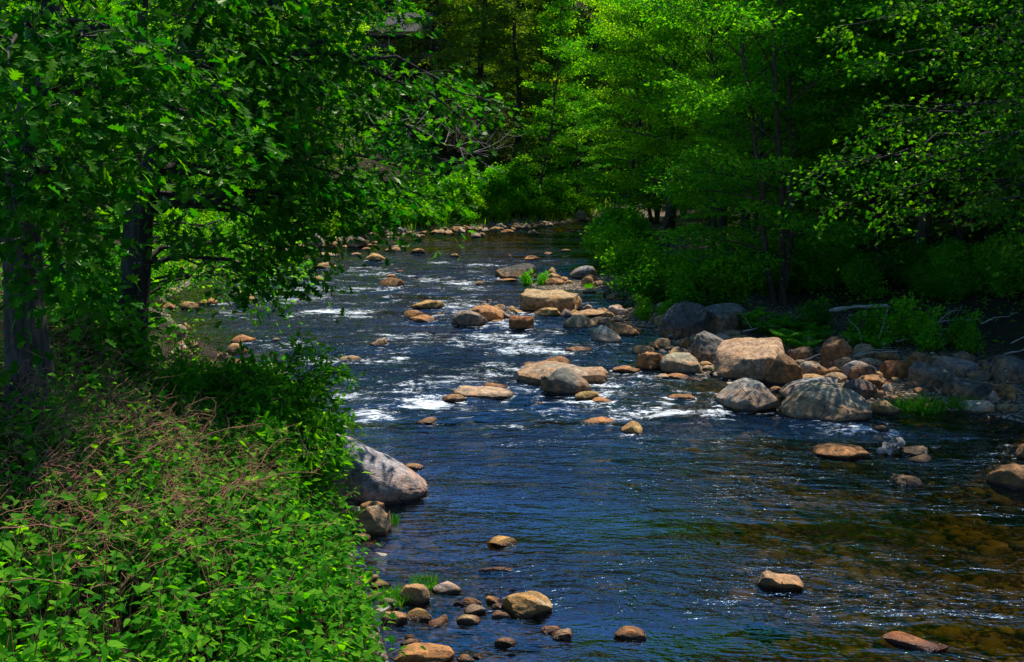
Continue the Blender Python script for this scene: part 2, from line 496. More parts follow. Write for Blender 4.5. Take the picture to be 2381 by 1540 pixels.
# ------------------------------------------------------------------ boulders and stones
REG = {'A': (806, 1019.3, .3386), 'B': (806, 496, .3386), 'C': (1575, 496, .3386), 'D': (1488, 682, .1823), 'E': (1023, 620, .2094), 'F': (775, 1147, .2214),
       'K': (1860, 775, .2214), 'L': (620, 483.6, .1852), 'M': (1054, 471, .1852), 'N': (1575, 1019.3, .3386), 'O': (310, 589, .3281)}
RC = {'g': (.26, .255, .24), 'bg': (.33, .335, .335), 'lg': (.43, .40, .345), 'dg': (.145, .133, .115), 'dk': (.090, .083, .073), 't': (.39, .27, .13), 'y': (.44, .30, .105),
      'o': (.42, .20, .07), 'b': (.23, .13, .058), 'p': (.41, .275, .155), 'c': (.54, .445, .32), 'bl': (.17, .225, .215), 'r': (.28, .095, .028), 'tg': (.31, .255, .175)}

def ico(sub):
    t = (1 + 5 ** .5) / 2
    v = [(-1, t, 0), (1, t, 0), (-1, -t, 0), (1, -t, 0), (0, -1, t), (0, 1, t), (0, -1, -t), (0, 1, -t), (t, 0, -1), (t, 0, 1), (-t, 0, -1), (-t, 0, 1)]
    f = [(0, 11, 5), (0, 5, 1), (0, 1, 7), (0, 7, 10), (0, 10, 11), (1, 5, 9), (5, 11, 4), (11, 10, 2), (10, 7, 6), (7, 1, 8), (3, 9, 4), (3, 4, 2), (3, 2, 6), (3, 6, 8), (3, 8, 9), (4, 9, 5), (2, 4, 11), (6, 2, 10), (8, 6, 7), (9, 8, 1)]
    v = [np.array(p) / np.linalg.norm(p) for p in np.array(v, float)]
    for _ in range(sub):
        mid, nf = {}, []
        def m(a, b):
            k = (min(a, b), max(a, b))
            if k not in mid:
                q = v[a] + v[b]; v.append(q / np.linalg.norm(q)); mid[k] = len(v) - 1
            return mid[k]
        for a, b, c in f:
            x, y, z = m(a, b), m(b, c), m(c, a)
            nf += [(a, x, z), (b, y, x), (c, z, y), (x, y, z)]
        f = nf
    return np.array(v), np.array(f)
ICO = {s: ico(s) for s in (0, 1, 2, 3, 4, 5)}

def rock_shape(sub, seed, e=2.3, facets=7, prof=None, rough=1.0, cut=0.78, flat=None, plane=None):
    """a water-worn boulder in the unit box: x, y in [-1, 1], top at z = 1"""
    r = np.random.default_rng(seed)
    n, T = ICO[sub]
    p = n / (np.sum(np.abs(n) ** e, axis=1) ** (1 / e))[:, None]
    p = p + 0.16 * np.stack([fbm(p * 0.9 + seed * 3.1 + k * 31, 2) for k in range(3)], 1)
    for _ in range(facets):
        d = norm(r.normal(size=3) * np.array([1, 1, 0.8]))
        off = cut + r.uniform(-0.16, 0.10)
        over = np.maximum(0, p @ d - off)
        p = p - d * (over * 0.93)[:, None]
    if flat:                                     # a split, flat top
        d = norm(np.array(flat[:3])); over = np.maximum(0, p @ d - flat[3]); p = p - d * (over * 0.93)[:, None]
    q = p * 2.1 + seed * 1.7
    p = p + n * (rough * (0.075 * fbm(q, 3) + 0.028 * fbm(q * 3.3, 3)))[:, None]
    lo, hi = p.min(0), p.max(0)
    p[:, 0] = (p[:, 0] - lo[0]) / (hi[0] - lo[0]) * 2 - 1
    p[:, 1] = (p[:, 1] - lo[1]) / (hi[1] - lo[1]) * 2 - 1
    p[:, 2] /= hi[2]
    if prof:                                     # the outline of the stone seen from the bridge side
        u = np.clip(p[:, 0], -1, 1)
        bins = np.linspace(-1, 1, 33)
        idx = np.clip(((u + 1) * 16).astype(int), 0, 31)
        nat = np.array([p[idx == k, 2].max() if (idx == k).any() else 0.2 for k in range(32)])
        nat = np.maximum(np.convolve(np.pad(nat, 2, 'edge'), np.ones(5) / 5, 'valid'), 0.12)
        want = np.interp(u, np.linspace(-1, 1, len(prof)), prof)
        natu = np.interp(u, (bins[1:] + bins[:-1]) / 2, nat)
        k = np.clip(want / natu, 0.1, 2.6)
        p[:, 2] = np.where(p[:, 2] > 0, p[:, 2] * k, p[:, 2])
        p[:, 2] /= max(p[:, 2].max(), 1e-3)
    if plane:                                    # a broken, nearly plane top face
        lim = plane[0] + plane[1] * p[:, 0] + plane[2] * p[:, 1]
        lim = lim + 0.022 * fbm(p * 2.6 + seed, 3)
        ex = np.maximum(0, p[:, 2] - lim)
        p[:, 2] = np.where(ex > 0, lim + 0.03 * ex, p[:, 2])
    return p, T

ROCKS = []
rock_info = []          # centre x, y, radius x, radius y of those standing in the water
used_labels = {}

def rock(reg, u0, v0, u1, v1, col, label, prof=None, e=2.7, facets=7, group=None, cut=0.8, flat=None, dr=0.72, plane=None, rough=1.0):
    ox, oy, sc = REG[reg]
    x0, x1, y0, y1 = ox + u0 * sc, ox + u1 * sc, oy + v0 * sc, oy + v1 * sc
    pxc = (x0 + x1) / 2
    seed = len(ROCKS) + 11
    f = hit(pxc, y1)
    land = f[2] > 0.02
    dist = f[1]
    w = (x1 - x0) / FPX * dist
    happ = (y1 - y0) / FPX * dist
    vd = norm(np.array([f[0], f[1], 0]))
    D = dr * w
    for _ in range(30):
        c = f + vd * (D * 0.45)
        zt = P(pxc, y0, c[1])[2]
        h = zt - f[2]
        if h >= 0.68 * happ: break
        D *= 0.9
    h = max(h, 0.05 * w, 0.02)
    px_w = x1 - x0
    rq = np.random.default_rng(seed + 5000)
    if prof is None:
        prof = [rq.uniform(.1, .55), rq.uniform(.55, .9), 1, rq.uniform(.8, 1), rq.uniform(.5, .9), rq.uniform(.1, .5)]
        if rq.random() < .5: prof = prof[::-1]
    sub = 5 if px_w > 195 else 4 if px_w > 62 else 3 if px_w > 15 else 2
    p, T = rock_shape(sub, seed, e, facets, prof, rough, cut, flat, plane)
    eq = 0.28 if land else 0.07                 # widest a little above the ground
    z = np.where(p[:, 2] > 0, eq + p[:, 2] * (1 - eq), p[:, 2] * (0.75 if land else 0.8)) * h
    V = np.stack([p[:, 0] * w / 2, p[:, 1] * D / 2, z], 1)
    me = mesh_np('boulder', V, T, M_ROCK, True)
    rr = np.random.default_rng(seed)
    cc = .9 * np.array(RC[col]) * (1 + rr.uniform(-.10, .10)) * (1 + rr.uniform(-.05, .05, 3))
    kind_name = 'boulder' if px_w > 40 else 'stone'
    o = link(kind_name, me, loc=(c[0], c[1], f[2]), color=cc, label=label, cat='boulder' if px_w > 40 else 'stone', group=group,
             rot=(0, 0, -math.atan2(vd[0], vd[1])))
    ROCKS.append(o)
    if not land: rock_info.append((c[0], c[1], w / 2, D / 2, h))
    return o
R = rock

# mid-river group round the flat-topped block
R('M', 520, 760, 1045, 970, 'dg', 'long dark grey slab rising to the right at tip of gravel bar', [.45, .6, .7, .85, .97, 1, .75], cut=.72)
R('M', 540, 955, 790, 1000, 'o', 'flat wet orange rock at foot of the long dark grey slab')
R('M', 1000, 880, 1062, 950, 'p', 'small pinkish stone behind the right end of the dark grey slab')
R('M', 1180, 815, 1285, 905, 'y', 'pointed tan stone standing highest behind the gravel bar', [.2, .6, 1, .9, .5])
R('M', 1155, 885, 1362, 970, 't', 'tan and grey rock in front of the pointed stone')
R('M', 1335, 930, 1450, 990, 't', 'light tan stone right of the pointed stone pile')
R('M', 1405, 975, 1505, 1032, 't', 'rounded tan stone at the back edge of the gravel bar')
R('M', 1145, 950, 1402, 1052, 'b', 'smooth brown boulder with grey top lying on the gravel bar', [.4, .8, 1, .95, .7, .4])
R('M', 1215, 1022, 1292, 1055, 't', 'small tan stone against the smooth brown boulder on gravel')
R('M', 1460, 795, 1790, 960, 'g', 'big pale grey boulder half hidden by the overhanging green bush', [.3, .6, .9, 1, 1, .8])
R('M', 1605, 925, 1757, 1062, 'b', 'upright brown boulder beside the green tuft on the gravel bar', [.4, .8, 1, .95, .6])
R('M', 1640, 905, 1805, 985, 'b', 'dark brown boulder tucked behind the upright brown one')
R('M', 1760, 975, 1905, 1062, 'p', 'pinkish rounded boulder under the edge of the bush')
R('M', 1620, 1080, 1792, 1138, 't', 'low tan rock standing in the still pool behind the block')
R('M', 1875, 1055, 2000, 1178, 'dk', 'black boulder at edge of the still pool under the bush')
R('M', 2000, 1200, 2150, 1252, 'b', 'reddish brown stone on the far side of the still pool')
R('M', 800, 1100, 1632, 1380, 't', 'large flat topped orange brown block in the middle of the river', [.9, 1, .98, .97, .96, .95, .93, .88], e=5.0, facets=3, cut=1.05, plane=(.88, -.03, .12), dr=.8)
R('M', 330, 1240, 432, 1272, 'o', 'small orange stone in the water left of the flat block')
R('M', 412, 1210, 497, 1242, 'b', 'small dark stone in the water above the pink orange boulder')
R('E', 1860, 430, 2102, 540, 'lg', 'pale grey white veined rock behind the lower gravel patch', [.8, 1, .85, .7, .45, .1])
R('E', 1395, 470, 1895, 562, 'p', 'broad low pinkish slab between the flat block and lower gravel', [.1, .45, .75, .95, 1, .9, .6])
R('E', 1730, 455, 1872, 515, 't', 'tan stone behind the broad pinkish slab')
R('E', 1350, 540, 1747, 692, 'tg', 'rounded grey brown boulder in front of the broad pinkish slab', [.25, .7, .95, 1, .9, .6, .2])
R('E', 1680, 575, 1807, 642, 't', 'tan stone at front edge of the lower gravel patch')
R('E', 1735, 610, 2250, 772, 'b', 'long low dark brown rock behind the pale pyramid rock', [.6, 1, .95, .8, .75, .5, .15])
R('E', 1660, 655, 2042, 857, 'lg', 'pale grey pyramid shaped rock standing in the water', [.72, .76, 1, .86, .62, .42, .15], cut=.7)
R('E', 2095, 488, 2192, 545, 'p', 'pale pink stone on the lower gravel patch')
R('E', 990, 450, 1357, 560, 'y', 'yellow tan wedge rock in front of the flat topped block', [.05, .4, .75, .95, 1, .85, .2], cut=.7)
R('E', 1328, 490, 1408, 557, 'b', 'small dark stone right of the yellow tan wedge rock')
R('E', 775, 470, 947, 532, 'y', 'low yellowish stone between the pink orange boulder and flat block', [.7, 1, .8, .5, .25])
R('E', 738, 435, 862, 502, 't', 'tan and orange rock behind the low yellowish stone')
R('E', 725, 480, 792, 528, 'c', 'pale cream stone wedged beside the leaning grey stone')
R('E', 645, 470, 777, 580, 'g', 'leaning blue grey wedge against the pink orange boulder', [1, .9, .7, .45, .2])
R('E', 572, 415, 730, 530, 't', 'rounded tan boulder behind the pink orange boulder', [.5, .9, 1, .95, .7])
R('E', 445, 405, 562, 470, 't', 'small tan top showing behind the pink orange boulder')
R('E', 265, 430, 712, 615, 'o', 'large pink orange rounded boulder behind the grey dome', [.3, .7, .95, 1, .95, .8, .4])
R('E', 120, 475, 567, 667, 'g', 'grey domed boulder in front of the pink orange one', [.35, .85, 1, .97, .82, .55, .1], cut=.72)
R('E', 555, 587, 722, 632, 'y', 'flat yellowish stone in water at foot of pink orange boulder')
R('E', 700, 577, 772, 612, 't', 'small tan stone left of the square orange block')
R('E', 700, 627, 767, 657, 't', 'tiny tan stone at lower left corner of the square orange block')
R('E', 768, 525, 832, 552, 'o', 'small orange stone behind the square orange block')
R('E', 760, 535, 1047, 702, 'r', 'square orange brown block standing alone in the water', [.95, 1, .98, .95, .9, .8], e=5, facets=3, cut=1.0, plane=(.88, -.07, .10))
R('E', 1380, 885, 1707, 952, 'b', 'low wet brown rock breaking the water below the pale pyramid', [.3, .8, 1, .75, .6, .3])
R('E', 1160, 1000, 1447, 1112, 'b', 'reddish brown dome behind the long grey tan boulder', [.4, .8, 1, 1, .8, .4])
R('E', 820, 1080, 1917, 1322, 'tg', 'long grey tan boulder with a hollow and pale lichen spots', [.45, .62, .75, .96, 1, 1, .92, .74, .8, .82, .5], facets=5, cut=.9)
R('E', 1060, 1115, 1697, 1427, 'dg', 'black and orange mottled boulder in front of the long grey tan one', [.5, .62, .72, 1, .97, .82, .66, .5, .15], cut=.75)
R('E', 1475, 1370, 1797, 1487, 'y', 'yellow brown stone at right foot of the mottled boulder', [.2, .6, .9, 1, .9, .5])
R('E', 1660, 1460, 1927, 1532, 'o', 'low orange wet rock below the yellow brown stone')
R('E', 1058, 1500, 1157, 1532, 'o', 'tiny orange stone in the water below the mottled boulder')
R('E', 470, 1285, 762, 1362, 'b', 'wet brown rock behind the long pale low rock', [.4, 1, .9, .6, .4, .2])
R('E', 130, 1325, 842, 1462, 'c', 'long low pale two humped rock in the rapids', [.6, 1, .9, .75, .8, .75, .55, .35, .12], facets=3, cut=.95)
R('E', 915, 1060, 1087, 1127, 'dk', 'dark wet stone in white water left of the long boulder')
R('E', 1905, 1100, 2227, 1182, 'b', 'low brown rock at the water right of the long grey tan boulder')
# right shore, sunny side
R('E', 2125, 875, 2385, 992, 't', 'rounded tan boulder behind the orange pink shore boulder', [.5, .9, 1, .9, .6])
R('E', 2150, 940, 2500, 1152, 'o', 'orange pink boulder at the shore left of the cracked one', [.5, .85, 1, .98, .9, .7])
R('D', 90, 625, 237, 722, 't', 'small tan stone in front of the oval tan boulder')
R('D', 145, 575, 422, 707, 't', 'oval tan boulder by the thin stick near the dark twin boulders', [.4, .85, 1, .95, .6])
R('D', 290, 670, 482, 742, 't', 'low tan stone half in water below the oval tan boulder')
R('D', 388, 680, 582, 790, 'lg', 'white grey angular stone behind the cracked olive boulder', [.4, .8, 1, .9, .6])
R('D', 490, 565, 642, 702, 'b', 'dark brown upright stone right of the oval tan boulder')
R('D', 630, 520, 740, 640, 't', 'tan stone wedged behind the black and tan boulder')
R('D', 560, 500, 1172, 892, 'dg', 'black and tan boulder behind the big orange tan slab', [.25, .7, .97, 1, .9, .75, .6, .3], cut=.72)
R('D', 925, 515, 1182, 612, 'lg', 'pale grey flat stone behind the black and tan boulder')
R('D', 1135, 530, 1482, 642, 'b', 'smooth brown boulder behind the big orange tan slab')
R('D', 1040, 470, 1312, 545, 'tg', 'flat greyish stone at foot of the right dark boulder')
R('D', 220, 115, 865, 587, 'dk', 'huge dark grey boulder, left of the twin pair under trees', [.25, .6, .9, 1, .97, .9, .75], cut=.75)
R('D', 715, 140, 1335, 522, 'dg', 'huge dark grey boulder, right of the twin pair beside the fern', [.4, .8, .92, .97, 1, .98, .8], cut=.75)
R('D', 172, 280, 342, 412, 't', 'tan boulder at the left foot of the dark twin boulders', [.5, .9, 1, .9, .7])
R('D', 225, 185, 397, 282, 't', 'pale tan boulder behind the left dark twin boulder', [.2, .5, .8, 1, .9])
R('D', 90, 258, 202, 342, 'g', 'small grey stone by the green shrub left of dark boulders')
R('D', 240, 760, 822, 1032, 'tg', 'cracked olive brown boulder at the shore left of the orange tan slab', [.6, .9, 1, .98, .9, .65, .3])
R('D', 296, 1025, 642, 1102, 'o', 'low wet orange rock in water before the cracked olive boulder')
R('D', 640, 1075, 802, 1132, 'b', 'small wet brown rock right of the low wet orange one')
R('D', 760, 870, 912, 922, 't', 'small tan stone left of the orange tan slab, upper of two')
R('D', 790, 915, 927, 977, 't', 'small tan stone left of the orange tan slab, lower of two')
R('D', 865, 995, 987, 1047, 'b', 'small brown stone at the waterline under the orange tan slab')
R('D', 930, 570, 1872, 1117, 'p', 'big orange tan slab with a flat sloping sunlit top', [.75, .88, .95, .98, 1, 1, 1, .95, .7], e=4.0, facets=3, cut=1.02, plane=(.76, .10, .22), dr=.85)
R('D', 1570, 755, 2072, 1172, 'b', 'rust brown pointed boulder against the right of the orange tan slab', [.1, .5, .95, 1, .85, .65, .35], cut=.75)
R('D', 905, 1115, 1792, 1512, 'g', 'grey wedge boulder with white streak standing in the water', [.1, .42, .74, .98, 1, .9, .66, .3], cut=.72)
R('D', 920, 1288, 1012, 1372, 'o', 'small orange stone behind the left of the grey wedge boulder')
R('D', 1640, 1185, 1832, 1265, 'b', 'small brown stone in water behind the grey wedge boulder')
R('D', 1865, 675, 2202, 882, 'dg', 'dark grey wedge boulder under the ferns', [.5, .6, .7, .85, 1, .9, .5])
R('D', 1958, 845, 2182, 925, 'lg', 'pale flat stone right of the rust brown pointed boulder')
R('D', 2030, 870, 2302, 1042, 'g', 'smooth grey boulder right of the rust brown pointed boulder', [.5, .9, 1, .9, .6])
# right shore, shaded boulder field
R('K', 210, 40, 552, 357, 'b', 'tall rounded purple brown boulder beside the bright fern', [.45, .8, .95, 1, .95, .75, .4])
R('K', 560, 110, 772, 267, 'tg', 'smooth greyish boulder right of the bright fern', [.5, .9, 1, .95, .6])
R('K', 733, 195, 802, 267, 'b', 'small dark brown stone beside the smooth greyish boulder')
R('K', 800, 165, 892, 217, 'b', 'small brown stone under the bank shrubs')
R('K', 750, 190, 1062, 302, 'b', 'shaded brown boulder under the bank shrubs', [.4, .8, 1, .95, .8, .5])
R('K', 1060, 190, 1362, 382, 'b', 'dark brown wedge boulder behind the rust red one', [.2, .5, .85, 1, .85, .5])
R('K', 350, 245, 552, 387, 'tg', 'striped tan grey boulder before the tall purple brown one', [.5, .75, 1, .95, .7])
R('K', 600, 258, 862, 392, 'g', 'smooth light grey boulder left of the rust red one', [.5, .95, 1, .85, .6])
R('K', 830, 285, 1132, 482, 'r', 'rust red rounded boulder on the shaded bank', [.5, .9, 1, .98, .85, .5])
R('K', 1130, 305, 1582, 562, 'dg', 'broad dark grey double boulder right of the rust red one', [.6, 1, .98, .85, .9, .75, .4])
R('K', 1345, 240, 1872, 432, 'g', 'long pale grey boulder lying at back of the shaded bank', [.5, .95, 1, .9, .8, .65, .45])
R('K', 1610, 190, 1842, 292, 'dg', 'dark boulder behind the long pale grey one')
R('K', 1990, 240, 2362, 522, 'dg', 'large dark grey boulder at right edge of the shaded bank', [.6, .95, 1, .98, .85, .7])
R('K', 1860, 280, 2002, 372, 'dg', 'dark grey stone left of the right edge boulder')
R('K', 1735, 385, 2002, 502, 'dg', 'dark grey boulder below left of the right edge boulder', [.3, .7, .95, 1, .8])
R('K', 1450, 450, 2042, 722, 'dk', 'large blackish flat topped boulder above the grassy waterline', [.75, 1, .85, .75, .8, .75, .4], cut=.75)
R('K', 1618, 405, 1722, 477, 'dg', 'small grey stone on top of the bank behind the blackish boulder')
R('K', 2030, 530, 2262, 672, 'b', 'dark brown rounded boulder right of the blackish flat topped one', [.6, .95, 1, .9, .5])
R('K', 1975, 605, 2082, 732, 'g', 'small upright grey stone right of the blackish flat topped boulder')
R('K', 2160, 625, 2267, 702, 'o', 'orange stone at far right of the shaded gravel')
R('K', 1660, 700, 2032, 852, 'c', 'pale cream curved rock at the shaded waterline', [.5, .85, .9, .95, 1, .7])
R('K', 2050, 730, 2282, 847, 'tg', 'pale grey wedge stone right of the cream curved rock', [.2, .5, .85, 1, .7])
R('K', 1440, 705, 1537, 782, 'b', 'small brown stone between the two grass tufts')
R('K', 425, 285, 742, 482, 'g', 'blue grey boulder behind the black rounded one', [.4, .8, 1, .98, .8, .5])
R('K', 500, 315, 792, 492, 'dk', 'black rounded boulder in the middle of the bank stones', [.5, .85, 1, .95, .7])
R('K', 285, 355, 432, 442, 'b', 'dark brown small boulder left of the blue grey one')
R('K', 80, 340, 297, 442, 'b', 'brown rock right of the smooth grey boulder', [.3, .8, 1, .85, .4])
R('K', 0, 425, 252, 517, 't', 'pale tan rock behind the largest foreground bank boulder', [.6, .9, 1, .9, .6])
R('K', 245, 415, 492, 522, 'tg', 'smooth greenish grey boulder behind the largest bank boulder', [.4, .85, 1, .85, .4])
R('K', 545, 435, 892, 602, 'b', 'orange brown slab boulder behind the blue black one', [.5, .8, .95, 1, .95, .6])
R('K', 765, 400, 892, 482, 't', 'tan stone below the rust red boulder')
R('K', 440, 485, 802, 712, 'dk', 'blue black boulder with tan foot behind the largest bank boulder', [.7, .95, 1, .95, .75, .4])
R('K', 478, 560, 637, 692, 'o', 'bright orange leaning wedge stone', [.6, 1, .85, .5, .2])
R('K', 780, 595, 917, 687, 'p', 'pinkish tan stone at edge of the shaded gravel')
R('K', 710, 695, 1047, 862, 'y', 'orange tan boulder with a pale patch at the waterline', [.3, .8, 1, .9, .5, .15])
R('C', 690, 1130, 1132, 1312, 'g', 'long grey boulder behind the largest bank boulder', [.3, .7, .9, 1, .98, .7])
R('C', 688, 1175, 1337, 1437, 'tg', 'largest brown grey domed boulder at the shaded waterline', [.15, .5, .78, .96, 1, .95, .82, .62, .3])
# stones in the dark water at the right
R('K', 755, 970, 937, 1027, 't', 'small tan dome in the dark water before the largest boulder')
R('K', 110, 1180, 742, 1327, 'o', 'long low orange brown rock in the dark water', [.15, .6, .85, 1, .95, .85, .4])
R('K', 1035, 1165, 1362, 1302, 'tg', 'angular greyish rock in the dark water near the driftwood', [.5, .7, .95, 1, .8], cut=.68)
R('K', 1140, 1260, 1372, 1367, 'p', 'pointed pinkish rock in front of the angular greyish one', [.2, .4, .7, 1, .7], cut=.68)
R('N', 1450, 255, 1677, 332, 'p', 'crumbly creased tan rock in the dark water', [.4, .8, 1, .9, .95, .5], rough=2.2)
R('N', 2120, 185, 2470, 352, 'b', 'brown boulder cut by the right edge of the picture', [.3, .8, 1, .95, .8])
R('N', 2318, 30, 2450, 152, 'b', 'small brown boulder above it at the right edge of the picture')
R('N', 515, 925, 872, 1062, 'p', 'pinkish tan rock alone in the lower right of the river', [.6, 1, .95, .9, .75, .3])
R('N', 1385, 1360, 1872, 1452, 'r', 'wet rust brown rock awash near the lower right corner', [.3, .9, 1, .8, .5, .3, .15])
# near left shore
R('A', -330, -100, 592, 457, 'bg', 'very large sloping grey boulder at the left bank edge', [1, .96, .89, .79, .69, .58, .44, .27, .04], e=2.6, facets=2, cut=.95, dr=.55)
R('F', 185, 110, 632, 452, 'tg', 'pale grey tan boulder below the very large sloping one', [.3, .75, 1, .97, .8, .55])
R('F', 280, 75, 557, 182, 't', 'flat tan slab behind the pale grey tan boulder')
R('F', 95, 80, 282, 152, 'c', 'cream stone behind the grass at the left bank')
R('F', 165, 415, 407, 527, 't', 'tan stone at the left foot of the pale grey tan boulder')
R('F', 1600, 455, 1952, 572, 'y', 'tan wedge rock alone in the blue water', [.12, .6, .85, .97, 1, .9, .35], cut=.7)
R('F', 1510, 778, 1902, 830, 'o', 'orange rock barely breaking the blue water')
R('F', 918, 870, 1052, 918, 'lg', 'flat white grey stone behind the small green plant')
R('F', 1020, 935, 1362, 1072, 'lg', 'smooth white grey stone with orange lower edge', [.4, .9, 1, .95, .75, .3])
R('F', 688, 960, 1027, 1172, 'p', 'cracked pinkish boulder beside the grass tuft near bottom left', [.5, .95, 1, 1, .95, .6])
R('F', 380, 915, 627, 1012, 't', 'tan stone behind the grass tuft near bottom left')
R('F', 245, 845, 502, 947, 'c', 'pale tan stone showing through the twigs at the left shore')
R('F', 10, 860, 192, 962, 't', 'tan stone half hidden under the shore leaves')
R('F', 80, 855, 177, 912, 'lg', 'small light grey stone under the shore leaves')
R('F', 475, 1105, 697, 1227, 'g', 'pinkish grey stone in front of the grass tuft', [.5, .9, 1, .8, .4])
R('F', 603, 1205, 712, 1242, 'dg', 'thin dark flat stone below the pinkish grey one')
R('F', 320, 1060, 457, 1127, 'g', 'flat grey stone at the left of the grass tuft')
R('F', 120, 1075, 382, 1302, 'p', 'pink boulder behind the shore twigs')
R('F', 490, 1250, 792, 1402, 'p', 'pinkish slab stone half wet at the left shore', [.8, 1, .95, .9, .7, .4])
R('F', 748, 1215, 1047, 1352, 'y', 'smooth olive tan stone near the bottom left shore', [.2, .6, .95, 1, .85, .4])
R('F', 900, 1295, 1042, 1372, 'g', 'small blue grey stone against the smooth olive tan stone')
R('F', 985, 1285, 1212, 1432, 'o', 'spiky orange stone with a horn to the right', [.25, .45, .5, .65, 1, .9], cut=.65)
R('F', 1285, 1285, 1562, 1382, 't', 'flat oval tan stone in front of the green grey one', [.5, .9, 1, .9, .6, .25])
R('F', 1360, 1180, 1617, 1302, 'bl', 'smooth green grey oval stone in the shallows', [.3, .65, .9, 1, .9, .5])
R('F', 1328, 1090, 1577, 1227, 'b', 'angular brown stone behind the green grey oval one', [.3, .95, 1, .8, .65, .35], cut=.66)
R('F', 1255, 1145, 1342, 1187, 'b', 'tiny brown stone left of the angular brown one')
R('F', 1590, 1080, 1762, 1197, 'o', 'orange brown stone left of the big golden boulder', [.7, 1, .9, .7, .4])
R('F', 1660, 1150, 1802, 1242, 'r', 'reddish stone tucked under the big golden boulder')
R('F', 1745, 1050, 2322, 1342, 'y', 'big golden speckled boulder in the near shallows', [.5, .78, .88, .94, 1, .95, .68, .3])
R('F', 1655, 1240, 1867, 1347, 'b', 'dark brown oval stone at lower left of the golden boulder', [.6, 1, .95, .8, .4])
R('F', 1825, 1010, 1952, 1052, 'c', 'tiny pale stone behind the big golden boulder')
R('A', 1325, 1290, 1482, 1352, 'o', 'orange stone below the big golden boulder')
R('A', 1380, 1320, 1567, 1387, 'c', 'pale greenish pointed stone below the big golden boulder', [.15, .5, .9, 1, .6])
R('A', 1008, 1370, 1172, 1432, 'dg', 'dark grey oval stone near the bottom edge', [.5, .95, 1, .85, .4])
R('A', 1820, 1305, 2067, 1387, 'b', 'brown domed stone in the blue water near the bottom', [.3, .75, 1, 1, .75, .3])
R('A', 1098, 1475, 1167, 1507, 'dk', 'tiny black stone at the bottom edge')
R('A', 360, 1375, 512, 1432, 'p', 'flat pink stone behind the orange boulder at the bottom')
R('A', 300, 1420, 762, 1580, 'o', 'large orange boulder cut by the bottom edge', [.3, .9, 1, .95, .75, .6])
R('A', 750, 1490, 882, 1547, 't', 'tan stone right of the orange boulder at the bottom edge')
R('A', 860, 1480, 947, 1522, 't', 'small tan stone, rightmost of the bottom edge cluster')
R('A', 395, 1350, 472, 1387, 'dg', 'small dark grey stone above the flat pink stone')
R('A', 395, 170, 537, 227, 'p', 'pink stone just past the tip of the very large sloping boulder', [.5, 1, .9, .7, .3])
# mid-left water and near left shore under the trees
R('B', 425, 595, 702, 657, 'y', 'long cream tan rock in mid river left of the boulder group', [.3, .65, .9, 1, .9, .35])
R('B', 390, 665, 532, 722, 'b', 'orange brown oval rock below the long cream tan rock', [.6, 1, .95, .85, .5])
R('B', 425, 700, 617, 747, 'o', 'flat wet orange rock in front of the orange brown oval')
R('B', 618, 680, 662, 702, 'b', 'tiny brown stone right of the flat wet orange rock')
R('B', 148, 855, 292, 917, 'tg', 'grey tan lizard shaped rock alone in the rapids', [.2, .45, .7, 1, .7])
R('B', -60, 980, 112, 1022, 'tg', 'flat grey tan rock in the rapids near the shrub')
R('B', 470, 1405, 632, 1452, 'b', 'brown rock below the white water', [.2, .5, .8, 1, .7])
R('B', 650, 1245, 832, 1292, 'b', 'dark wet rock awash left of the two humped rock')
R('B', 1595, 1400, 1862, 1462, 'o', 'orange low rock in the lower rapids', [.2, .5, .85, 1, .7, .3])
R('B', 1878, 1430, 2037, 1522, 'y', 'dark golden pyramid stone in the lower rapids', [.3, .65, 1, .8, .3], cut=.68)
R('B', 2190, 1245, 2402, 1287, 'o', 'thin orange rock awash left of the grey wedge boulder')
R('O', 880, 768, 1100, 867, 'lg', 'pale grey rock behind the leafy shrub tip', [.5, .9, 1, .8, .4])
R('O', 310, 620, 462, 692, 't', 'tan boulder by the left shore under the white grey one', [.7, 1, .95, .85, .6])
R('O', 255, 640, 425, 792, 'c', 'cream boulder half behind shrub leaves on the left shore')
R('O', 660, 640, 808, 717, 't', 'pale tan boulder behind the shrub on the left shore', [.4, .9, 1, .85, .4])
R('O', 690, 583, 872, 637, 'o', 'orange flat rock in water beyond the left shore shrub')
R('O', 250, 505, 382, 627, 'lg', 'large white grey boulder right of the double oak trunk', [.5, .75, .95, 1, .6])
R('O', 330, 495, 407, 547, 't', 'tan rock at the water beyond the white grey boulder')
R('O', 108, 300, 212, 402, 't', 'rounded tan boulder right beside the double oak trunk', [.6, 1, .95, .6])
R('O', 172, 300, 237, 367, 'c', 'pale stone behind the rounded tan boulder by the oak')
R('O', 205, 350, 302, 402, 'b', 'brown stone between tan boulders beyond the oak')
R('O', 328, 340, 467, 402, 't', 'smooth tan boulder at the shore beyond the oak', [.6, 1, .95, .8, .4])
R('O', 465, 315, 602, 367, 'o', 'orange broken rock right of the smooth tan shore boulder', [.3, .7, .6, 1, .6])
R('O', 713, 265, 872, 357, 'p', 'pink tan sloping rock in water under drooping leaves', [.95, 1, .85, .6, .25])
R('O', 988, 600, 1047, 622, 't', 'tiny tan stone in the rapids left of lizard shaped rock')
R('O', 698, 750, 802, 817, 'o', 'orange rock at the shrub foot on the left shore')
R('O', 590, 690, 682, 762, 'c', 'pale stone behind shrub leaves on the left shore')
R('O', 655, 170, 732, 212, 't', 'small rock at the far shore seen under the oak leaves')
R('O', 210, 245, 332, 292, 'tg', 'flat rock under oak leaves at the far left shore')
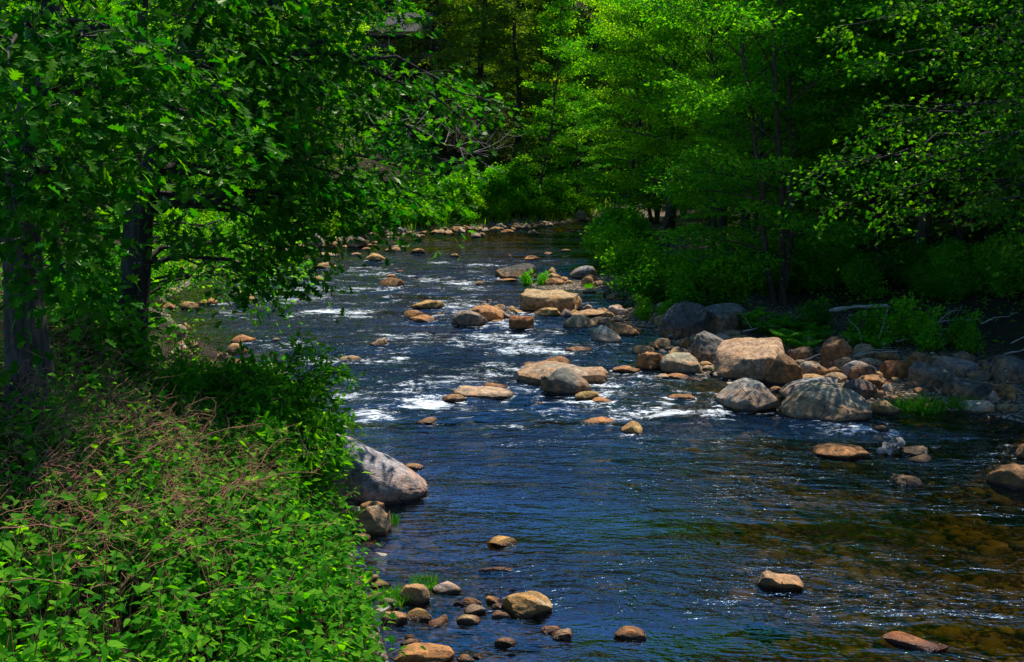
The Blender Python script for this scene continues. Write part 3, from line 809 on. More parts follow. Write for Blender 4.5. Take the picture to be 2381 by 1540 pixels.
# far left shore
R('L', 510, 295, 737, 502, 'tg', 'biggest rounded grey tan boulder on the far left shore', [.5, .85, 1, .98, .85, .5])
R('L', 725, 350, 867, 467, 't', 'square tan boulder right of the biggest far shore boulder', [.8, .95, 1, .9, .6])
R('L', 730, 420, 887, 507, 'b', 'brown boulder in front of the square tan far shore one', [.4, .9, 1, .9, .6])
R('L', 940, 360, 1272, 497, 'dg', 'dark grey white streaked boulder on the far left shore', [.45, .55, .9, 1, .85, .5])
R('L', 955, 360, 1107, 442, 'g', 'grey boulder behind the white streaked far shore boulder')
R('L', 888, 415, 947, 492, 't', 'tan stone between brown and white streaked far shore boulders')
R('L', 945, 465, 1012, 502, 'y', 'little yellow stone before the white streaked far boulder')
for a in ((1210, 395, 1292, 452), (1255, 450, 1337, 482), (1335, 450, 1387, 480), (1310, 420, 1412, 452)):
    R('L', *a, 't', 'small tan stone right of the white streaked far shore boulder', group='stones right of the white streaked far boulder')
R('L', 355, 460, 502, 542, 't', 'tan boulder left of the biggest far shore boulder', [.5, .9, 1, .8, .4])
R('L', 150, 440, 342, 542, 'b', 'brown boulder in shade left along the far left shore', [.5, .8, 1, .8, .5])
R('L', 60, 470, 192, 547, 'b', 'shaded brown stone, leftmost of the far left shore')
R('L', 345, 400, 417, 462, 't', 'tan stone up the bank left of the biggest far boulder')
R('L', 1185, 495, 1312, 532, 't', 'low tan rock in water before the white streaked far boulder')
R('L', 640, 560, 917, 612, 'tg', 'flat grey tan rock in water before the far left shore', [.5, 1, .9, .8, .6, .3])
R('L', 1050, 560, 1197, 597, 'p', 'low pinkish rock left of the golden far river rock')
R('L', 1235, 570, 1502, 667, 'y', 'golden hump rock in the far river', [.2, .7, 1, .9, .6, .2])
R('L', 1475, 490, 1722, 547, 't', 'long tan rock behind the golden hump rock', [.2, .7, 1, .8, .4])
R('L', 1560, 468, 1752, 502, 'g', 'flat grey rock behind the long tan rock in far river')
R('L', 1800, 505, 1992, 572, 't', 'tan dome rock right of the long tan rock in far river', [.2, .7, 1, .95, .4])
R('L', 560, 685, 912, 762, 't', 'long peaked tan rock in the far rapids', [.25, .45, .85, 1, .55, .2])
R('L', 550, 855, 742, 937, 't', 'tan rounded rock right of the drooping leaf branch', [.4, .9, 1, .85, .4])
R('L', 1500, 835, 1617, 882, 'o', 'small orange stone behind the brown hump rock')
R('L', 1408, 872, 1742, 1002, 'b', 'brown hump rock alone in the upper rapids', [.3, .75, 1, 1, .8, .4])
R('L', 1610, 785, 1732, 817, 'p', 'flat pinkish stone beyond the brown hump rock')
for a, c in (((1605, 360, 1672, 387), 't'), ((1570, 435, 1642, 452), 'o'), ((1470, 333, 1532, 347), 'tg')):
    R('L', *a, c, 'small low stone in calm water along the far left shore', group='low stones in calm far water')
R('L', 1840, 333, 2012, 357, 'y', 'flat yellow stone in calm water by the far shore')
R('L', 1600, 245, 1727, 337, 'g', 'grey pointed boulder in the grass of the far shore', [.3, .7, 1, .9, .6])
R('L', 1715, 245, 1762, 322, 'g', 'narrow grey stone right of the pointed far shore boulder')
R('L', 1765, 295, 1862, 332, 'y', 'yellow stone right of the narrow grey far shore stone')
R('L', 1940, 285, 2047, 322, 'y', 'pointed yellow stone before the bright far shore bushes')
R('L', 2060, 275, 2192, 322, 'p', 'pinkish pointed stone before the bright far shore bushes')
R('L', 1350, 315, 1422, 352, 'g', 'grey stone in shade under the far shore bush')
R('M', 0, 265, 97, 312, 'g', 'grey stone on top of the far shore stone cluster')
R('M', -20, 300, 177, 377, 'y', 'broad tan stone of the far shore stone cluster', [.5, .9, 1, .9, .6])
R('M', 125, 285, 247, 352, 'p', 'pink sloping stone right in the far shore stone cluster', [1, .9, .6, .3])
R('M', 220, 375, 347, 442, 'g', 'grey round stone in the far river, left of a pair', [.6, 1, .95, .5])
R('M', 300, 378, 402, 427, 't', 'tan round stone in the far river, right of a pair')
R('M', 455, 300, 567, 352, 't', 'pointed tan stone near the far bend', [.2, .7, 1, .5])
for a, c in (((560, 255, 642, 312), 't'), ((830, 258, 912, 302), 't'), ((940, 262, 1002, 292), 'p'), ((1040, 228, 1092, 270), 'g')):
    R('M', *a, c, 'little stone at the grassy shore of the far bend', group='little stones at the far bend')
R('M', 590, 335, 762, 382, 'o', 'low orange rock in water near the far bend', [.2, .6, 1, .9, .3])
R('M', 698, 280, 882, 327, 't', 'long tan rock at the grassy shore of the far bend')
R('M', 730, 207, 827, 272, 'p', 'round pink boulder up in the grass of the far bend', [.6, 1, 1, .6])
R('M', 1105, 238, 1227, 282, 'o', 'orange oval rock at the right end of the grassy shore')
R('M', 930, 340, 1077, 404, 'tg', 'pale pointed rock in mid stream near the far bend', [.3, .8, 1, .6, .2])
R('M', 1530, 100, 1667, 227, 'g', 'round grey boulder standing at the far end of the river', [.6, .95, 1, .95, .6])
R('M', 1770, 150, 1897, 230, 't', 'tan sloping rock right of the round grey far boulder', [1, .9, .6, .3])
R('M', 1875, 175, 1932, 227, 't', 'small tan stone at far right end of the river')
R('M', 1745, 240, 2022, 312, 'g', 'long pale grey rock at the right of the far bend', [.3, .8, 1, 1, .9, .6])
R('M', 1463, 340, 1547, 374, 'o', 'small orange rock in the far rapids')
R('M', 1425, 322, 1497, 342, 'p', 'low pink stone in the far rapids')
R('M', 885, 665, 1092, 732, 'o', 'orange hump rock beyond the dark grey slab', [.3, .9, 1, .8, .4])
R('M', 1135, 622, 1247, 662, 't', 'tan dome stone right of the orange hump rock', [.4, .9, 1, .5])
R('M', 1345, 583, 1472, 617, 'y', 'low yellowish rock near the right bush in far water')
R('M', 663, 655, 742, 680, 'o', 'small low orange stone left of the orange hump rock')
R('M', -40, 640, 67, 682, 'y', 'tan rock in the far rapids between golden hump and orange hump')
R('M', 278, 988, 382, 1032, 'y', 'little yellow wet stone left of the dark grey slab')

# lesser stones along the shores
SMALL = (('far left shore', 'one of the lesser pale stones lining the far left shore'), ('sunlit right shore', 'one of the lesser stones between the sunlit right shore boulders'),
         ('shaded right bank', 'one of the lesser stones between the shaded right bank boulders'), ('gravel bar', 'one of the lesser stones scattered round the centre right gravel bar'))
for k in range(170):
    q = rng.random()
    j = (k >= 65) + (k >= 105) + (k >= 145)
    if j == 0: px, py = 640 + 640 * q, np.interp(640 + 640 * q, [640, 720, 870, 1000, 1150, 1290], [590, 575, 552, 544, 534, 523]) + rng.uniform(-5, 6)
    elif j == 1: px, py = rng.uniform(1500, 1870), rng.uniform(785, 885)
    elif j == 2: px, py = rng.uniform(1880, 2370), rng.uniform(850, 955)
    else: px, py = rng.uniform(1300, 1560), rng.uniform(690, 770)
    w = rng.uniform(9, 24) * (1 if j == 0 else 1.3)
    hh = w * rng.uniform(.4, .7)
    REG['Z'] = (px, py, 1.0)
    R('Z', -w / 2, -hh, w / 2, 0, ('t', 'tg', 'p', 'y', 'g', 'c', 'lg', 'c')[k % 8], SMALL[j][1], group='lesser stones of the ' + SMALL[j][0])

# cobbles one can pick out on the gravel
def cobble(x, y, s, sub=3):
    seed = int(rng.integers(1e6)) + 900
    p, T = rock_shape(sub, seed, 2.4, 5, None, 0.8, 0.85)
    V = p * np.array([s, s * rng.uniform(.6, .95), s * rng.uniform(.45, .7)]) * 0.5
    c = list(RC.values())[int(rng.choice([0, 1, 2, 4, 4, 5, 6, 7, 8, 9, 12]))]
    z = tz(x, y)
    return link('cobble', mesh_np('cobble', V, T, M_ROCK), loc=(x, y, max(z, -0.05) + s * 0.1), color=np.array(c) * rng.uniform(.8, 1.15), rot=(0, 0, rng.uniform(0, 6.28)))
for k in range(60):
    x0, y0 = ((1530, 800, 1850, 880), (1900, 830, 2330, 960), (2050, 880, 2200, 950), (1380, 735, 1520, 765))[k % 4][:2], None
    b0 = ((1530, 800, 1850, 880), (1900, 830, 2330, 960), (2050, 880, 2200, 950), (1380, 735, 1520, 765))[k % 4]
    h = hit(rng.uniform(b0[0], b0[2]), rng.uniform(b0[1], b0[3]))
    if h[2] < 0.01: continue
    o = cobble(h[0], h[1], rng.uniform(.12, .34))
    o['label'] = ('small loose cobble among the sunlit shore boulders', 'small loose cobble among the shaded bank boulders', 'small cobble on the shaded gravel patch by the grass', 'small cobble on the lower sunlit gravel patch')[k % 4]
    o['group'] = ('cobbles on the sunlit shore', 'cobbles on the shaded bank', 'cobbles on the shaded gravel patch', 'cobbles on the lower gravel patch')[k % 4]
    o['category'] = 'cobble'

# pebbles too many to count: the gravel bars, and the stones of the river bed
def pebbles(name, pts, sizes, sub, colr, label, cat):
    acc = Acc()
    tv, tf = ICO[sub]
    n = len(pts)
    r = rng.normal(size=(n, 3, 3))
    a = norm(r[:, 0]); b_ = norm(np.cross(a, r[:, 1])); c_ = np.cross(a, b_)
    sc = sizes[:, None] * np.stack([rng.uniform(.8, 1.2, n), rng.uniform(.6, .9, n), rng.uniform(.6, .9, n)], 1) * 0.5
    Bm = np.stack([a, b_, c_], 2)
    jit = 1 + 0.18 * rng.normal(size=(n, len(tv), 1))
    loc = (tv[None] * jit) * sc[:, None, :]
    V = np.einsum('nij,nkj->nki', Bm, loc)
    V[:, :, 2] *= 0.6
    V += pts[:, None, :]
    T = (tf[None] + (np.arange(n) * len(tv))[:, None, None]).reshape(-1, 3)
    acc.add(V.reshape(-1, 3), T, np.repeat(rng.random(n), len(tv)))
    return link(name, acc.mesh(name, M_PEB), label=label, cat=cat, kind='stuff')

def pebble_material():
    b = NB('pebble')
    lv = b('Attribute', attribute_name='lv').outputs['Fac']
    geo = b('NewGeometry')
    z = b('SeparateXYZ', {0: geo.outputs['Position']}).outputs[2]
    cr = b('ValToRGB', {0: lv})
    el = cr.color_ramp.elements
    el[0].position, el[0].color = 0.0, (.10, .085, .07, 1)
    el[1].position, el[1].color = 1.0, (.46, .40, .32, 1)
    for q, c in ((.25, (.24, .15, .08, 1)), (.45, (.30, .23, .15, 1)), (.65, (.22, .22, .22, 1)), (.82, (.38, .24, .13, 1))):
        e_ = el.new(q); e_.color = c
    n1 = b.noise(geo.outputs['Position'], 40, 3)
    c = b.mixc(1.0, cr.outputs[0], b.mixc(b.ramp(n1, .3, .7), (.7, .7, .7), (1.25, 1.25, 1.25)), 'MULTIPLY')
    under = b.ramp(z, -0.03, 0.03, 1.0, 0.0)
    c = b.mixc(under, c, b.mixc(0.5, c, (.14, .12, .025)))
    p = b('BsdfPrincipled', {'Base Color': c, 'Roughness': 0.75})
    return b.out(p.outputs[0])
M_PEB = pebble_material()

n = 60000
x, y = rng.uniform(-14, 16, n), rng.uniform(20, 75, n)
s = shore_dist(x, y)
sidev = x - np.interp(y, XC_Y, XC_X)
keep = ((sidev > 0) & (s > -0.3) & (s < 5.0) & (rng.random(n) < 0.30 * sstep(90, 20, y) + .05)) | ((sidev < 0) & (y > 35) & (s > -.3) & (s < .8) & (rng.random(n) < .3))
x, y = x[keep][:7000], y[keep][:7000]
pebbles('gravel', np.stack([x, y, terrain(x, y) + .01], 1), .03 + .14 * rng.random(len(x)) ** 3, 0, None, 'tan gravel lying between the boulders along the waterline', 'gravel')
n = 14000
x, y = rng.uniform(-6, 16, n), 9 + 30 * rng.random(n) ** 1.6
s = shore_dist(x, y)
kp = (s < -.1) & ((x - .05 * (y - 12) > 3.0 + 1.5 * rng.random(n)) | (s > -1.3))
x, y = x[kp][:3400], y[kp][:3400]
pebbles('riverbed_stones', np.stack([x, y, terrain(x, y) - .02], 1), .10 + .45 * rng.random(len(x)) ** 2.6, 1, None, 'brown stones on the river bed seen through the water', 'stones')

# ------------------------------------------------------------------ the river
wy = [3.0]
while wy[-1] < 100: wy.append(wy[-1] + 0.022 + 0.0046 * wy[-1])
wy = np.array(wy)
wx = np.linspace(-16, 19, 400)
X, Y = np.meshgrid(wx, wy)
sd = shore_dist(X, Y)
xr, yr = X.ravel(), Y.ravel()
dpx_y = HOR + FPX * CAM_H / np.maximum(yr, 1)              # only a distance measure along the river
rapid = sstep(20.5, 25, yr + .25 * xr) * sstep(62, 52, yr)
rapid = np.maximum(rapid, .40 * sstep(72, 76, yr))
rapid = rapid * (0.75 + 0.25 * fbm(np.stack([xr * .3, yr * .3, 0 * xr + 3], 1), 2))
rapid *= sstep(-.4, -2.2, sd.ravel() - 0.0) * .8 + .2
calm_r = sstep(1.5, 5.5, xr - np.interp(yr, [10, 24, 30, 40], [6, 6, 5.2, 3]))
rapid *= 1 - .75 * calm_r * sstep(45, 35, yr)
foam = np.zeros(len(xr))
FOAM = [(775, 726, 95, 9, 1.5), (690, 735, 60, 6, .8), (1000, 940, 85, 15, 1.6), (865, 968, 70, 17, 1.6), (800, 925, 45, 12, 1.5), (1075, 976, 42, 9, .8), (1148, 849, 58, 8, 1.4),
        (1028, 823, 42, 8, 1.0), (890, 815, 95, 9, .85), (1496, 903, 55, 10, 1.0), (1446, 962, 45, 6, .8), (903, 688, 18, 4, 1.1), (1260, 1030, 60, 8, .7), (1180, 1036, 50, 6, .6),
        (700, 780, 90, 8, .6), (640, 820, 60, 8, .6), (850, 660, 70, 5, .55), (1340, 538, 50, 3, .8), (930, 600, 60, 3, .4), (760, 760, 80, 6, .55), (1500, 1000, 60, 8, .45),
        (830, 880, 90, 12, .6), (940, 860, 60, 7, .6), (560, 740, 90, 7, .6), (1210, 910, 60, 8, .7), (1390, 930, 60, 6, .55), (1550, 930, 60, 8, .6), (700, 640, 50, 4, .5)]
for px, py, rx, ry, st in FOAM:
    c = G(px, py)
    sx = rx / FPX * c[1]
    sy = 0.5 * (G(px, py - ry)[1] - G(px, py + ry)[1])
    foam = np.maximum(foam, .70 * st * np.exp(-((xr - c[0]) / sx) ** 2 - ((yr - c[1]) / sy) ** 2))
foam = np.maximum(foam, .95 * rapid * (fbm(np.stack([xr * .55, yr * .8, 0 * xr + 5], 1), 4) + .45).clip(0, 1))
for cx_, cy_, rx, ry, h in rock_info:
    near = (abs(xr - cx_) < rx + 1.0) & (abs(yr - cy_) < ry + 1.2)
    if not near.any(): continue
    q = np.hypot((xr[near] - cx_) / (rx + .02), (yr[near] - cy_) / (ry + .02))
    ring = np.exp(-((q - 1.02) * min(rx, 1.2) / .07) ** 2) * (0.25 + 0.75 * rapid[near])
    foam[near] = np.maximum(foam[near], .8 * ring)
    wk = (yr < cy_) & (yr > cy_ - ry - 3.0) & (abs(xr - cx_) < rx + 1.2)
    if wk.any():                                  # a broken wake trailing downstream
        dy = np.maximum(0, cy_ - ry * .6 - yr[wk]); dx = xr[wk] - cx_ + .25 * dy
        v_ = np.exp(-((abs(dx) - rx * .8) / (.16 + .10 * dy)) ** 2) * np.exp(-dy / 1.1)
        foam[wk] = np.maximum(foam[wk], .85 * v_ * np.clip(rapid[wk] * 1.3, 0, 1))
p3 = np.stack([xr * .8, yr * 1.25, 0 * xr], 1)
hgt = rapid * (0.09 * fbm(p3 * .9, 3) + 0.050 * fbm(p3 * 2.6 + 40, 3)) + 0.008 * fbm(p3 * 1.6 + 80, 2)
hgt += 0.07 * np.clip(foam, 0, 1) * (fbm(p3 * 1.9 + 11, 3) + .25)
hgt *= sstep(.2, -.5, sd.ravel())
V = np.stack([xr, yr, hgt], 1)
nx = len(wx)
i = (np.arange(len(wy) - 1)[:, None] * nx + np.arange(nx - 1)[None, :])
sq = np.minimum(np.minimum(sd[:-1, :-1], sd[1:, :-1]), np.minimum(sd[:-1, 1:], sd[1:, 1:]))
i = i[sq < 0.6].ravel()
Q = np.c_[i, i + 1, i + 1 + nx, i + nx]
used = np.unique(Q)
remap = np.zeros(len(V), int); remap[used] = np.arange(len(used))
link('river_water', mesh_np('river_water', V[used], remap[Q], M_WATER, True, {'foam': foam[used], 'rapid': rapid[used], 'calm': (calm_r * sstep(40, 30, yr))[used]}), kind='structure')

# ------------------------------------------------------------------ trees
def spray(pos, dirs, n, r, acc, tm, size, flat=0.22, droop=0.25, tilt=0.45, g=None, width=1.0, along=1.0):
    """n leaves round each twig end: a flattish, drooping fan"""
    g = g or rng
    m = len(pos)
    d = norm(dirs)
    hz = norm(np.cross(d, np.array([0, 0, 1.0])) + 1e-6)
    up = np.cross(hz, d)
    k = np.repeat(np.arange(m), n)
    u = g.normal(size=(m * n, 3)) * np.array([.5 * along, .5, flat * .5])
    rr = np.broadcast_to(r, (m,))[k]
    pp = pos[k] + rr[:, None] * (u[:, :1] * d[k] + u[:, 1:2] * hz[k] + u[:, 2:] * up[k])
    pp[:, 2] -= droop * rr * (u[:, 0] ** 2 + u[:, 1] ** 2)
    f = d[k] * 0.7 + hz[k] * u[:, 1:2] * 1.6 + g.normal(size=(m * n, 3)) * 0.45
    f[:, 2] -= 0.35 * droop + 0.12
    nrm = np.array([0, 0, 1.0]) + g.normal(size=(m * n, 3)) * tilt
    sz = size * g.uniform(.65, 1.25, m * n)
    lv = np.clip(g.normal(.45, .22, m * n) + np.repeat(g.normal(0, .2, m), n), 0, 1)
    leaves(acc, tm, pp, f, nrm, sz, lv, width)

def grow(seed, H, r0, cb, spread, nl=34, el=(0.9, 0.15), sub=5, nleaf=42, lsize=.14, tm=LEAF_KITE, shape='round', sr=.75, stems=1, droop=.2, flat=.25, lean=.05, tw=.6):
    g = np.random.default_rng(seed)
    tr, br, lf = Acc(), Acc(), Acc()
    P_, D_ = [], []
    for s in range(stems):
        a0 = g.uniform(0, 6.28)
        off = np.array([math.cos(a0), math.sin(a0), 0]) * (0 if stems == 1 else r0 * 1.1)
        ln = lean if stems == 1 else 0.16
        hs = H * (1 if s == 0 else g.uniform(.75, .98))
        t = np.linspace(0, 1, 14)
        path = np.stack([off[0] + ln * hs * t * math.cos(a0) + .012 * hs * np.cumsum(g.normal(size=14)) * .6,
                         off[1] + ln * hs * t * math.sin(a0) + .012 * hs * np.cumsum(g.normal(size=14)) * .6, hs * t - .3], 1)
        rad = r0 * (1 if stems == 1 else .7) * (1.0 - .93 * t) ** .9 * (1 + .45 * np.exp(-t * 18)) + .012
        tube(tr, path, rad, 9, g.random())
        nn = max(6, nl // stems)
        for k in range(nn):
            q = (k + g.uniform(0, 1)) / nn
            hh = cb + (0.97 - cb) * q
            p0 = np.array([np.interp(hh, t, path[:, c]) for c in range(3)])
            if shape == 'cone': ll = spread * (1.02 - q) ** .8 * g.uniform(.75, 1.12) + .25
            elif shape == 'column': ll = spread * (.55 + .5 * math.sin(math.pi * min(1, q * .9 + .1))) * (1.05 - .55 * q) * g.uniform(.7, 1.15)
            else: ll = spread * (math.sin(math.pi * (0.16 + .80 * q)) ** .75) * g.uniform(.65, 1.15) + .3
            az = a0 + k * 2.39996 + g.normal(0, .35)
            e_ = el[1] + (el[0] - el[1]) * q + g.normal(0, .1)
            dv = np.array([math.cos(az) * math.cos(e_), math.sin(az) * math.cos(e_), math.sin(e_)])
            end = p0 + dv * ll
            end[2] -= droop * ll * .5
            mid = p0 + dv * ll * .55 + np.array([0, 0, .08 * ll]) + g.normal(0, .05 * ll, 3)
            c = bez(p0, mid, end, 7)
            rl = max(.010, min(.5 * np.interp(hh, t, rad), .012 * ll + .008))
            tube(br, c, np.linspace(rl, .006, 7), 5, g.random())
            for j in range(sub):
                f = .28 + .72 * (j + g.random()) / sub
                b0 = np.array([np.interp(f * 6, np.arange(7), c[:, cc]) for cc in range(3)])
                sg = 1 if j % 2 else -1
                hz = norm(np.cross(dv, [0, 0, 1]))
                dd = norm(dv * .75 + sg * hz * g.uniform(.3, 1.0) + np.array([0, 0, g.normal(0, .15) - droop * .3]))
                L = ll * tw * g.uniform(.35, .8) * (1.15 - f * .55)
                b1 = b0 + dd * L; b1[2] -= droop * L * .4
                tube(br, bez(b0, (b0 + b1) / 2 + [0, 0, .06 * L], b1, 4), np.linspace(.010, .003, 4) * (1 + ll * .12), 3, g.random())
                for w in np.linspace(.35, 1.0, max(1, int(L / (sr * .75)))):
                    P_.append(b0 + (b1 - b0) * w); D_.append(dd)
            P_.append(end); D_.append(dv)
        P_.append(path[-1]); D_.append(np.array([0, 0, 1.0]))
    P_, D_ = np.array(P_), np.array(D_)
    spray(P_, D_, nleaf, sr * g.uniform(.7, 1.3, len(P_)), lf, tm, lsize, flat=flat, droop=droop, g=g)
    return tr.mesh('trunk', M_BARK), br.mesh('branches', M_BARK), lf.mesh('crown', M_LEAF, False), len(P_)

PROTO = {
    'maple': grow(1, 16, .19, .20, 4.6, nl=48, sub=7, nleaf=44, lsize=.16, sr=.58),
    'maple2': grow(2, 15, .16, .14, 4.2, nl=50, sub=7, nleaf=44, lsize=.155, sr=.56, stems=3, flat=.35),
    'birch': grow(3, 17, .14, .18, 3.4, nl=54, sub=7, nleaf=52, lsize=.115, sr=.54, el=(1.1, .35), flat=.5, droop=.3),
    'beech': grow(4, 14, .15, .08, 4.8, nl=48, sub=7, nleaf=42, lsize=.145, sr=.55, el=(.8, .02), flat=.12, droop=.15),
    'hemlock': grow(5, 25, .26, .10, 4.3, nl=95, sub=6, nleaf=42, lsize=.30, tm=LEAF_NEEDLE, sr=.62, shape='cone', el=(.35, -.18), flat=.14, droop=.45, tw=.75),
    'hemlock2': grow(6, 22, .22, .04, 3.8, nl=85, sub=6, nleaf=42, lsize=.28, tm=LEAF_NEEDLE, sr=.6, shape='cone', el=(.3, -.15), flat=.16, droop=.45, tw=.75),
    'column': grow(7, 17, .10, .03, 2.3, nl=46, sub=4, nleaf=44, lsize=.16, sr=.62, shape='column', el=(.8, .1), flat=.4),
}
BARK_GREY, BARK_DARK, BARK_BROWN = (.095, .083, .068), (.055, .048, .042), (.10, .075, .055)
GREENS = {'sun': (.095, .27, .012), 'mid': (.075, .26, .014), 'deep': (.05, .19, .012), 'olive': (.11, .19, .018), 'lime': (.14, .30, .012), 'dull': (.055, .12, .012), 'edge': (.045, .15, .012), 'oak': (.028, .13, .008)}  # sunlit and shaded looks are put into these greens of one leaf material

def plant_tree(kind, x, y, green, label, cat='tree', group=None, s=1.0, rz=None, bark=BARK_GREY, name=None, dz=-.1, sxy=1.0):
    t, b, c, _ = PROTO[kind]
    o = link(name or {'maple': 'maple_tree', 'maple2': 'maple_tree', 'birch': 'birch_tree', 'beech': 'beech_tree', 'hemlock': 'hemlock_tree', 'hemlock2': 'hemlock_tree', 'column': 'maple_sapling'}[kind],
             None, loc=(x, y, tz(x, y) + dz), label=label, cat=cat, group=group, rot=(0, 0, rng.uniform(0, 6.28) if rz is None else rz), scale=(s * sxy, s * sxy, s))
    link('trunk', t, o, color=bark)
    link('branches', b, o, color=bark)
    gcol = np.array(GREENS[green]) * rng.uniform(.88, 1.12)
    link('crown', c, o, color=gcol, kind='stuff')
    return o
T_ = plant_tree
# right bank, by the water
T_('maple2', 9.3, 37.6, 'mid', 'many stemmed maple rising behind the dark twin boulders', s=.95, rz=1.0, bark=BARK_BROWN)
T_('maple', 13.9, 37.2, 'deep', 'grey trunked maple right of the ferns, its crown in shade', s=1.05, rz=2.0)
T_('beech', 11.6, 44.0, 'mid', 'leafy beech behind the many stemmed maple', s=1.09, rz=.4, sxy=.86)
T_('birch', 8.6, 47.5, 'sun', 'fine leaved bright birch behind the still pool', s=0.98, rz=2.2, sxy=.86)
T_('birch', 12.6, 51.0, 'sun', 'tall bright birch in the middle of the right bank', s=1.23, rz=4.1, sxy=.86)
T_('maple', 8.2, 58.5, 'lime', 'yellow green maple leaning over the right side of the far river', s=1.10, rz=3.3, sxy=.86)
T_('maple2', 9.6, 67.0, 'sun', 'bright green maple at the right of the far bend', s=1.28, rz=5.2, sxy=.86)
T_('beech', 8.2, 75.5, 'mid', 'spreading beech over the far right shore', s=1.22, rz=1.4, sxy=.86)
T_('birch', 12.2, 62.0, 'lime', 'pale yellow green birch top behind the leaning maple', s=1.46, rz=.2, sxy=.86)
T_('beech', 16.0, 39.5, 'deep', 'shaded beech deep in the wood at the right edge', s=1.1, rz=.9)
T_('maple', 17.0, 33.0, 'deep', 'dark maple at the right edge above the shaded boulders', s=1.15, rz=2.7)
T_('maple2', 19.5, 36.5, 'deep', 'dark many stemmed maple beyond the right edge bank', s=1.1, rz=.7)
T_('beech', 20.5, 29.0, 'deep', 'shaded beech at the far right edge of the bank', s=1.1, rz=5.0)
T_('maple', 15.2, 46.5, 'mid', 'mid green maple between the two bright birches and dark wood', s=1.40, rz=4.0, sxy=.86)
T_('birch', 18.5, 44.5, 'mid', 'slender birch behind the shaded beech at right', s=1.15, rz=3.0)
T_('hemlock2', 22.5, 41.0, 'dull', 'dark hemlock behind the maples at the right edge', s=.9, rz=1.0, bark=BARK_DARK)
T_('maple2', 15.8, 55.0, 'mid', 'green maple filling the gap behind the tall bright birch', s=1.2, rz=2.5)
T_('birch', 20.5, 53.0, 'mid', 'tall slender birch far behind the right bank', s=1.25, rz=.5)
T_('beech', 13.5, 70.0, 'mid', 'tall beech behind the far right shore', s=1.35, rz=2.8)
k = 0
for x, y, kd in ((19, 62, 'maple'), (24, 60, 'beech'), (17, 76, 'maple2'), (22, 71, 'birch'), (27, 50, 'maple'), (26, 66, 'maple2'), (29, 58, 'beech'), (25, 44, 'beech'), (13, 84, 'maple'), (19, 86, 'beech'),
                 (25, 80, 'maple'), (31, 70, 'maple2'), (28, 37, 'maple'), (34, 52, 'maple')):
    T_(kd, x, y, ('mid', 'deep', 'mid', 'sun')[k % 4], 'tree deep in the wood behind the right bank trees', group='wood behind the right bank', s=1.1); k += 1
T_('maple', 10.2, 53.0, 'sun', 'sunlit maple whose crown fills the bank behind the still pool', s=.95, rz=.3)
T_('beech', 9.4, 42.2, 'sun', 'low sunlit beech behind the large overhanging bush', s=.75, rz=1.9)
T_('maple', 12.0, 57.0, 'sun', 'bright maple between the two birches', s=1.15, rz=5.5)
T_('beech', 16.8, 50.5, 'mid', 'green beech behind the tall bright birch', s=1.25, rz=2.2)
T_('maple2', 10.4, 79.5, 'sun', 'bright maple beyond the spreading beech at the far right', s=1.15, rz=.9)
T_('maple', 17.4, 31.0, 'mid', 'maple standing over the right end of the shaded boulders', s=1.07, rz=1.2, sxy=.85)
T_('beech', 18.2, 40.0, 'mid', 'tall beech filling the wood behind the grey trunked maple', s=1.45, rz=3.9, sxy=.85)
T_('maple', 13.6, 41.0, 'mid', 'tall maple right behind the many stemmed maple', s=1.3, rz=.6, sxy=.85)
T_('maple2', 22.5, 33.5, 'mid', 'maple at the far right edge of the wood', s=1.3, rz=2.9, sxy=.9)
# far end of the river
T_('hemlock', -3.4, 96.0, 'olive', 'olive hemlock left of the bright sapling at the far bend', s=1.20, bark=BARK_DARK)
T_('hemlock2', -0.3, 94.0, 'olive', 'smaller olive hemlock leaning beside the bright sapling', s=1.14, bark=BARK_DARK)
T_('column', 1.9, 84.0, 'sun', 'bright green slender sapling between dark hemlocks', s=1.15)
T_('hemlock', 5.5, 97.0, 'olive', 'tall olive hemlock right of the bright sapling', s=1.32, bark=BARK_DARK)
T_('hemlock', 9.2, 99.0, 'olive', 'tallest olive hemlock against the sky gap', s=1.26, bark=BARK_DARK)
T_('hemlock2', -7.0, 103.0, 'dull', 'dark hemlock before the cabin', s=1.26, bark=BARK_DARK)
T_('hemlock', 1.0, 113.0, 'dull', 'dark hemlock behind the bright sapling', s=1.15, bark=BARK_DARK)
T_('hemlock', -16.5, 104.0, 'dull', 'dark hemlock left of the cabin', s=1.1, bark=BARK_DARK)
T_('beech', 5.2, 86.5, 'deep', 'low leafy beech at the far end of the river', s=.7)
k = 0
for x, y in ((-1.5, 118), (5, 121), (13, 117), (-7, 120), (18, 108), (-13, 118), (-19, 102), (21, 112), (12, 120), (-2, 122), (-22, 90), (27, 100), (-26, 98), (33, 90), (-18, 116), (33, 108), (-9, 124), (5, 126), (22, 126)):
    T_(('hemlock', 'hemlock2', 'maple')[k % 3], x, y, ('dull', 'olive', 'deep')[k % 3], 'tall tree in the dark wood beyond the far bend', group='dark wood beyond the far bend', s=1.15 if k % 3 < 2 else 1.6, bark=BARK_DARK); k += 1
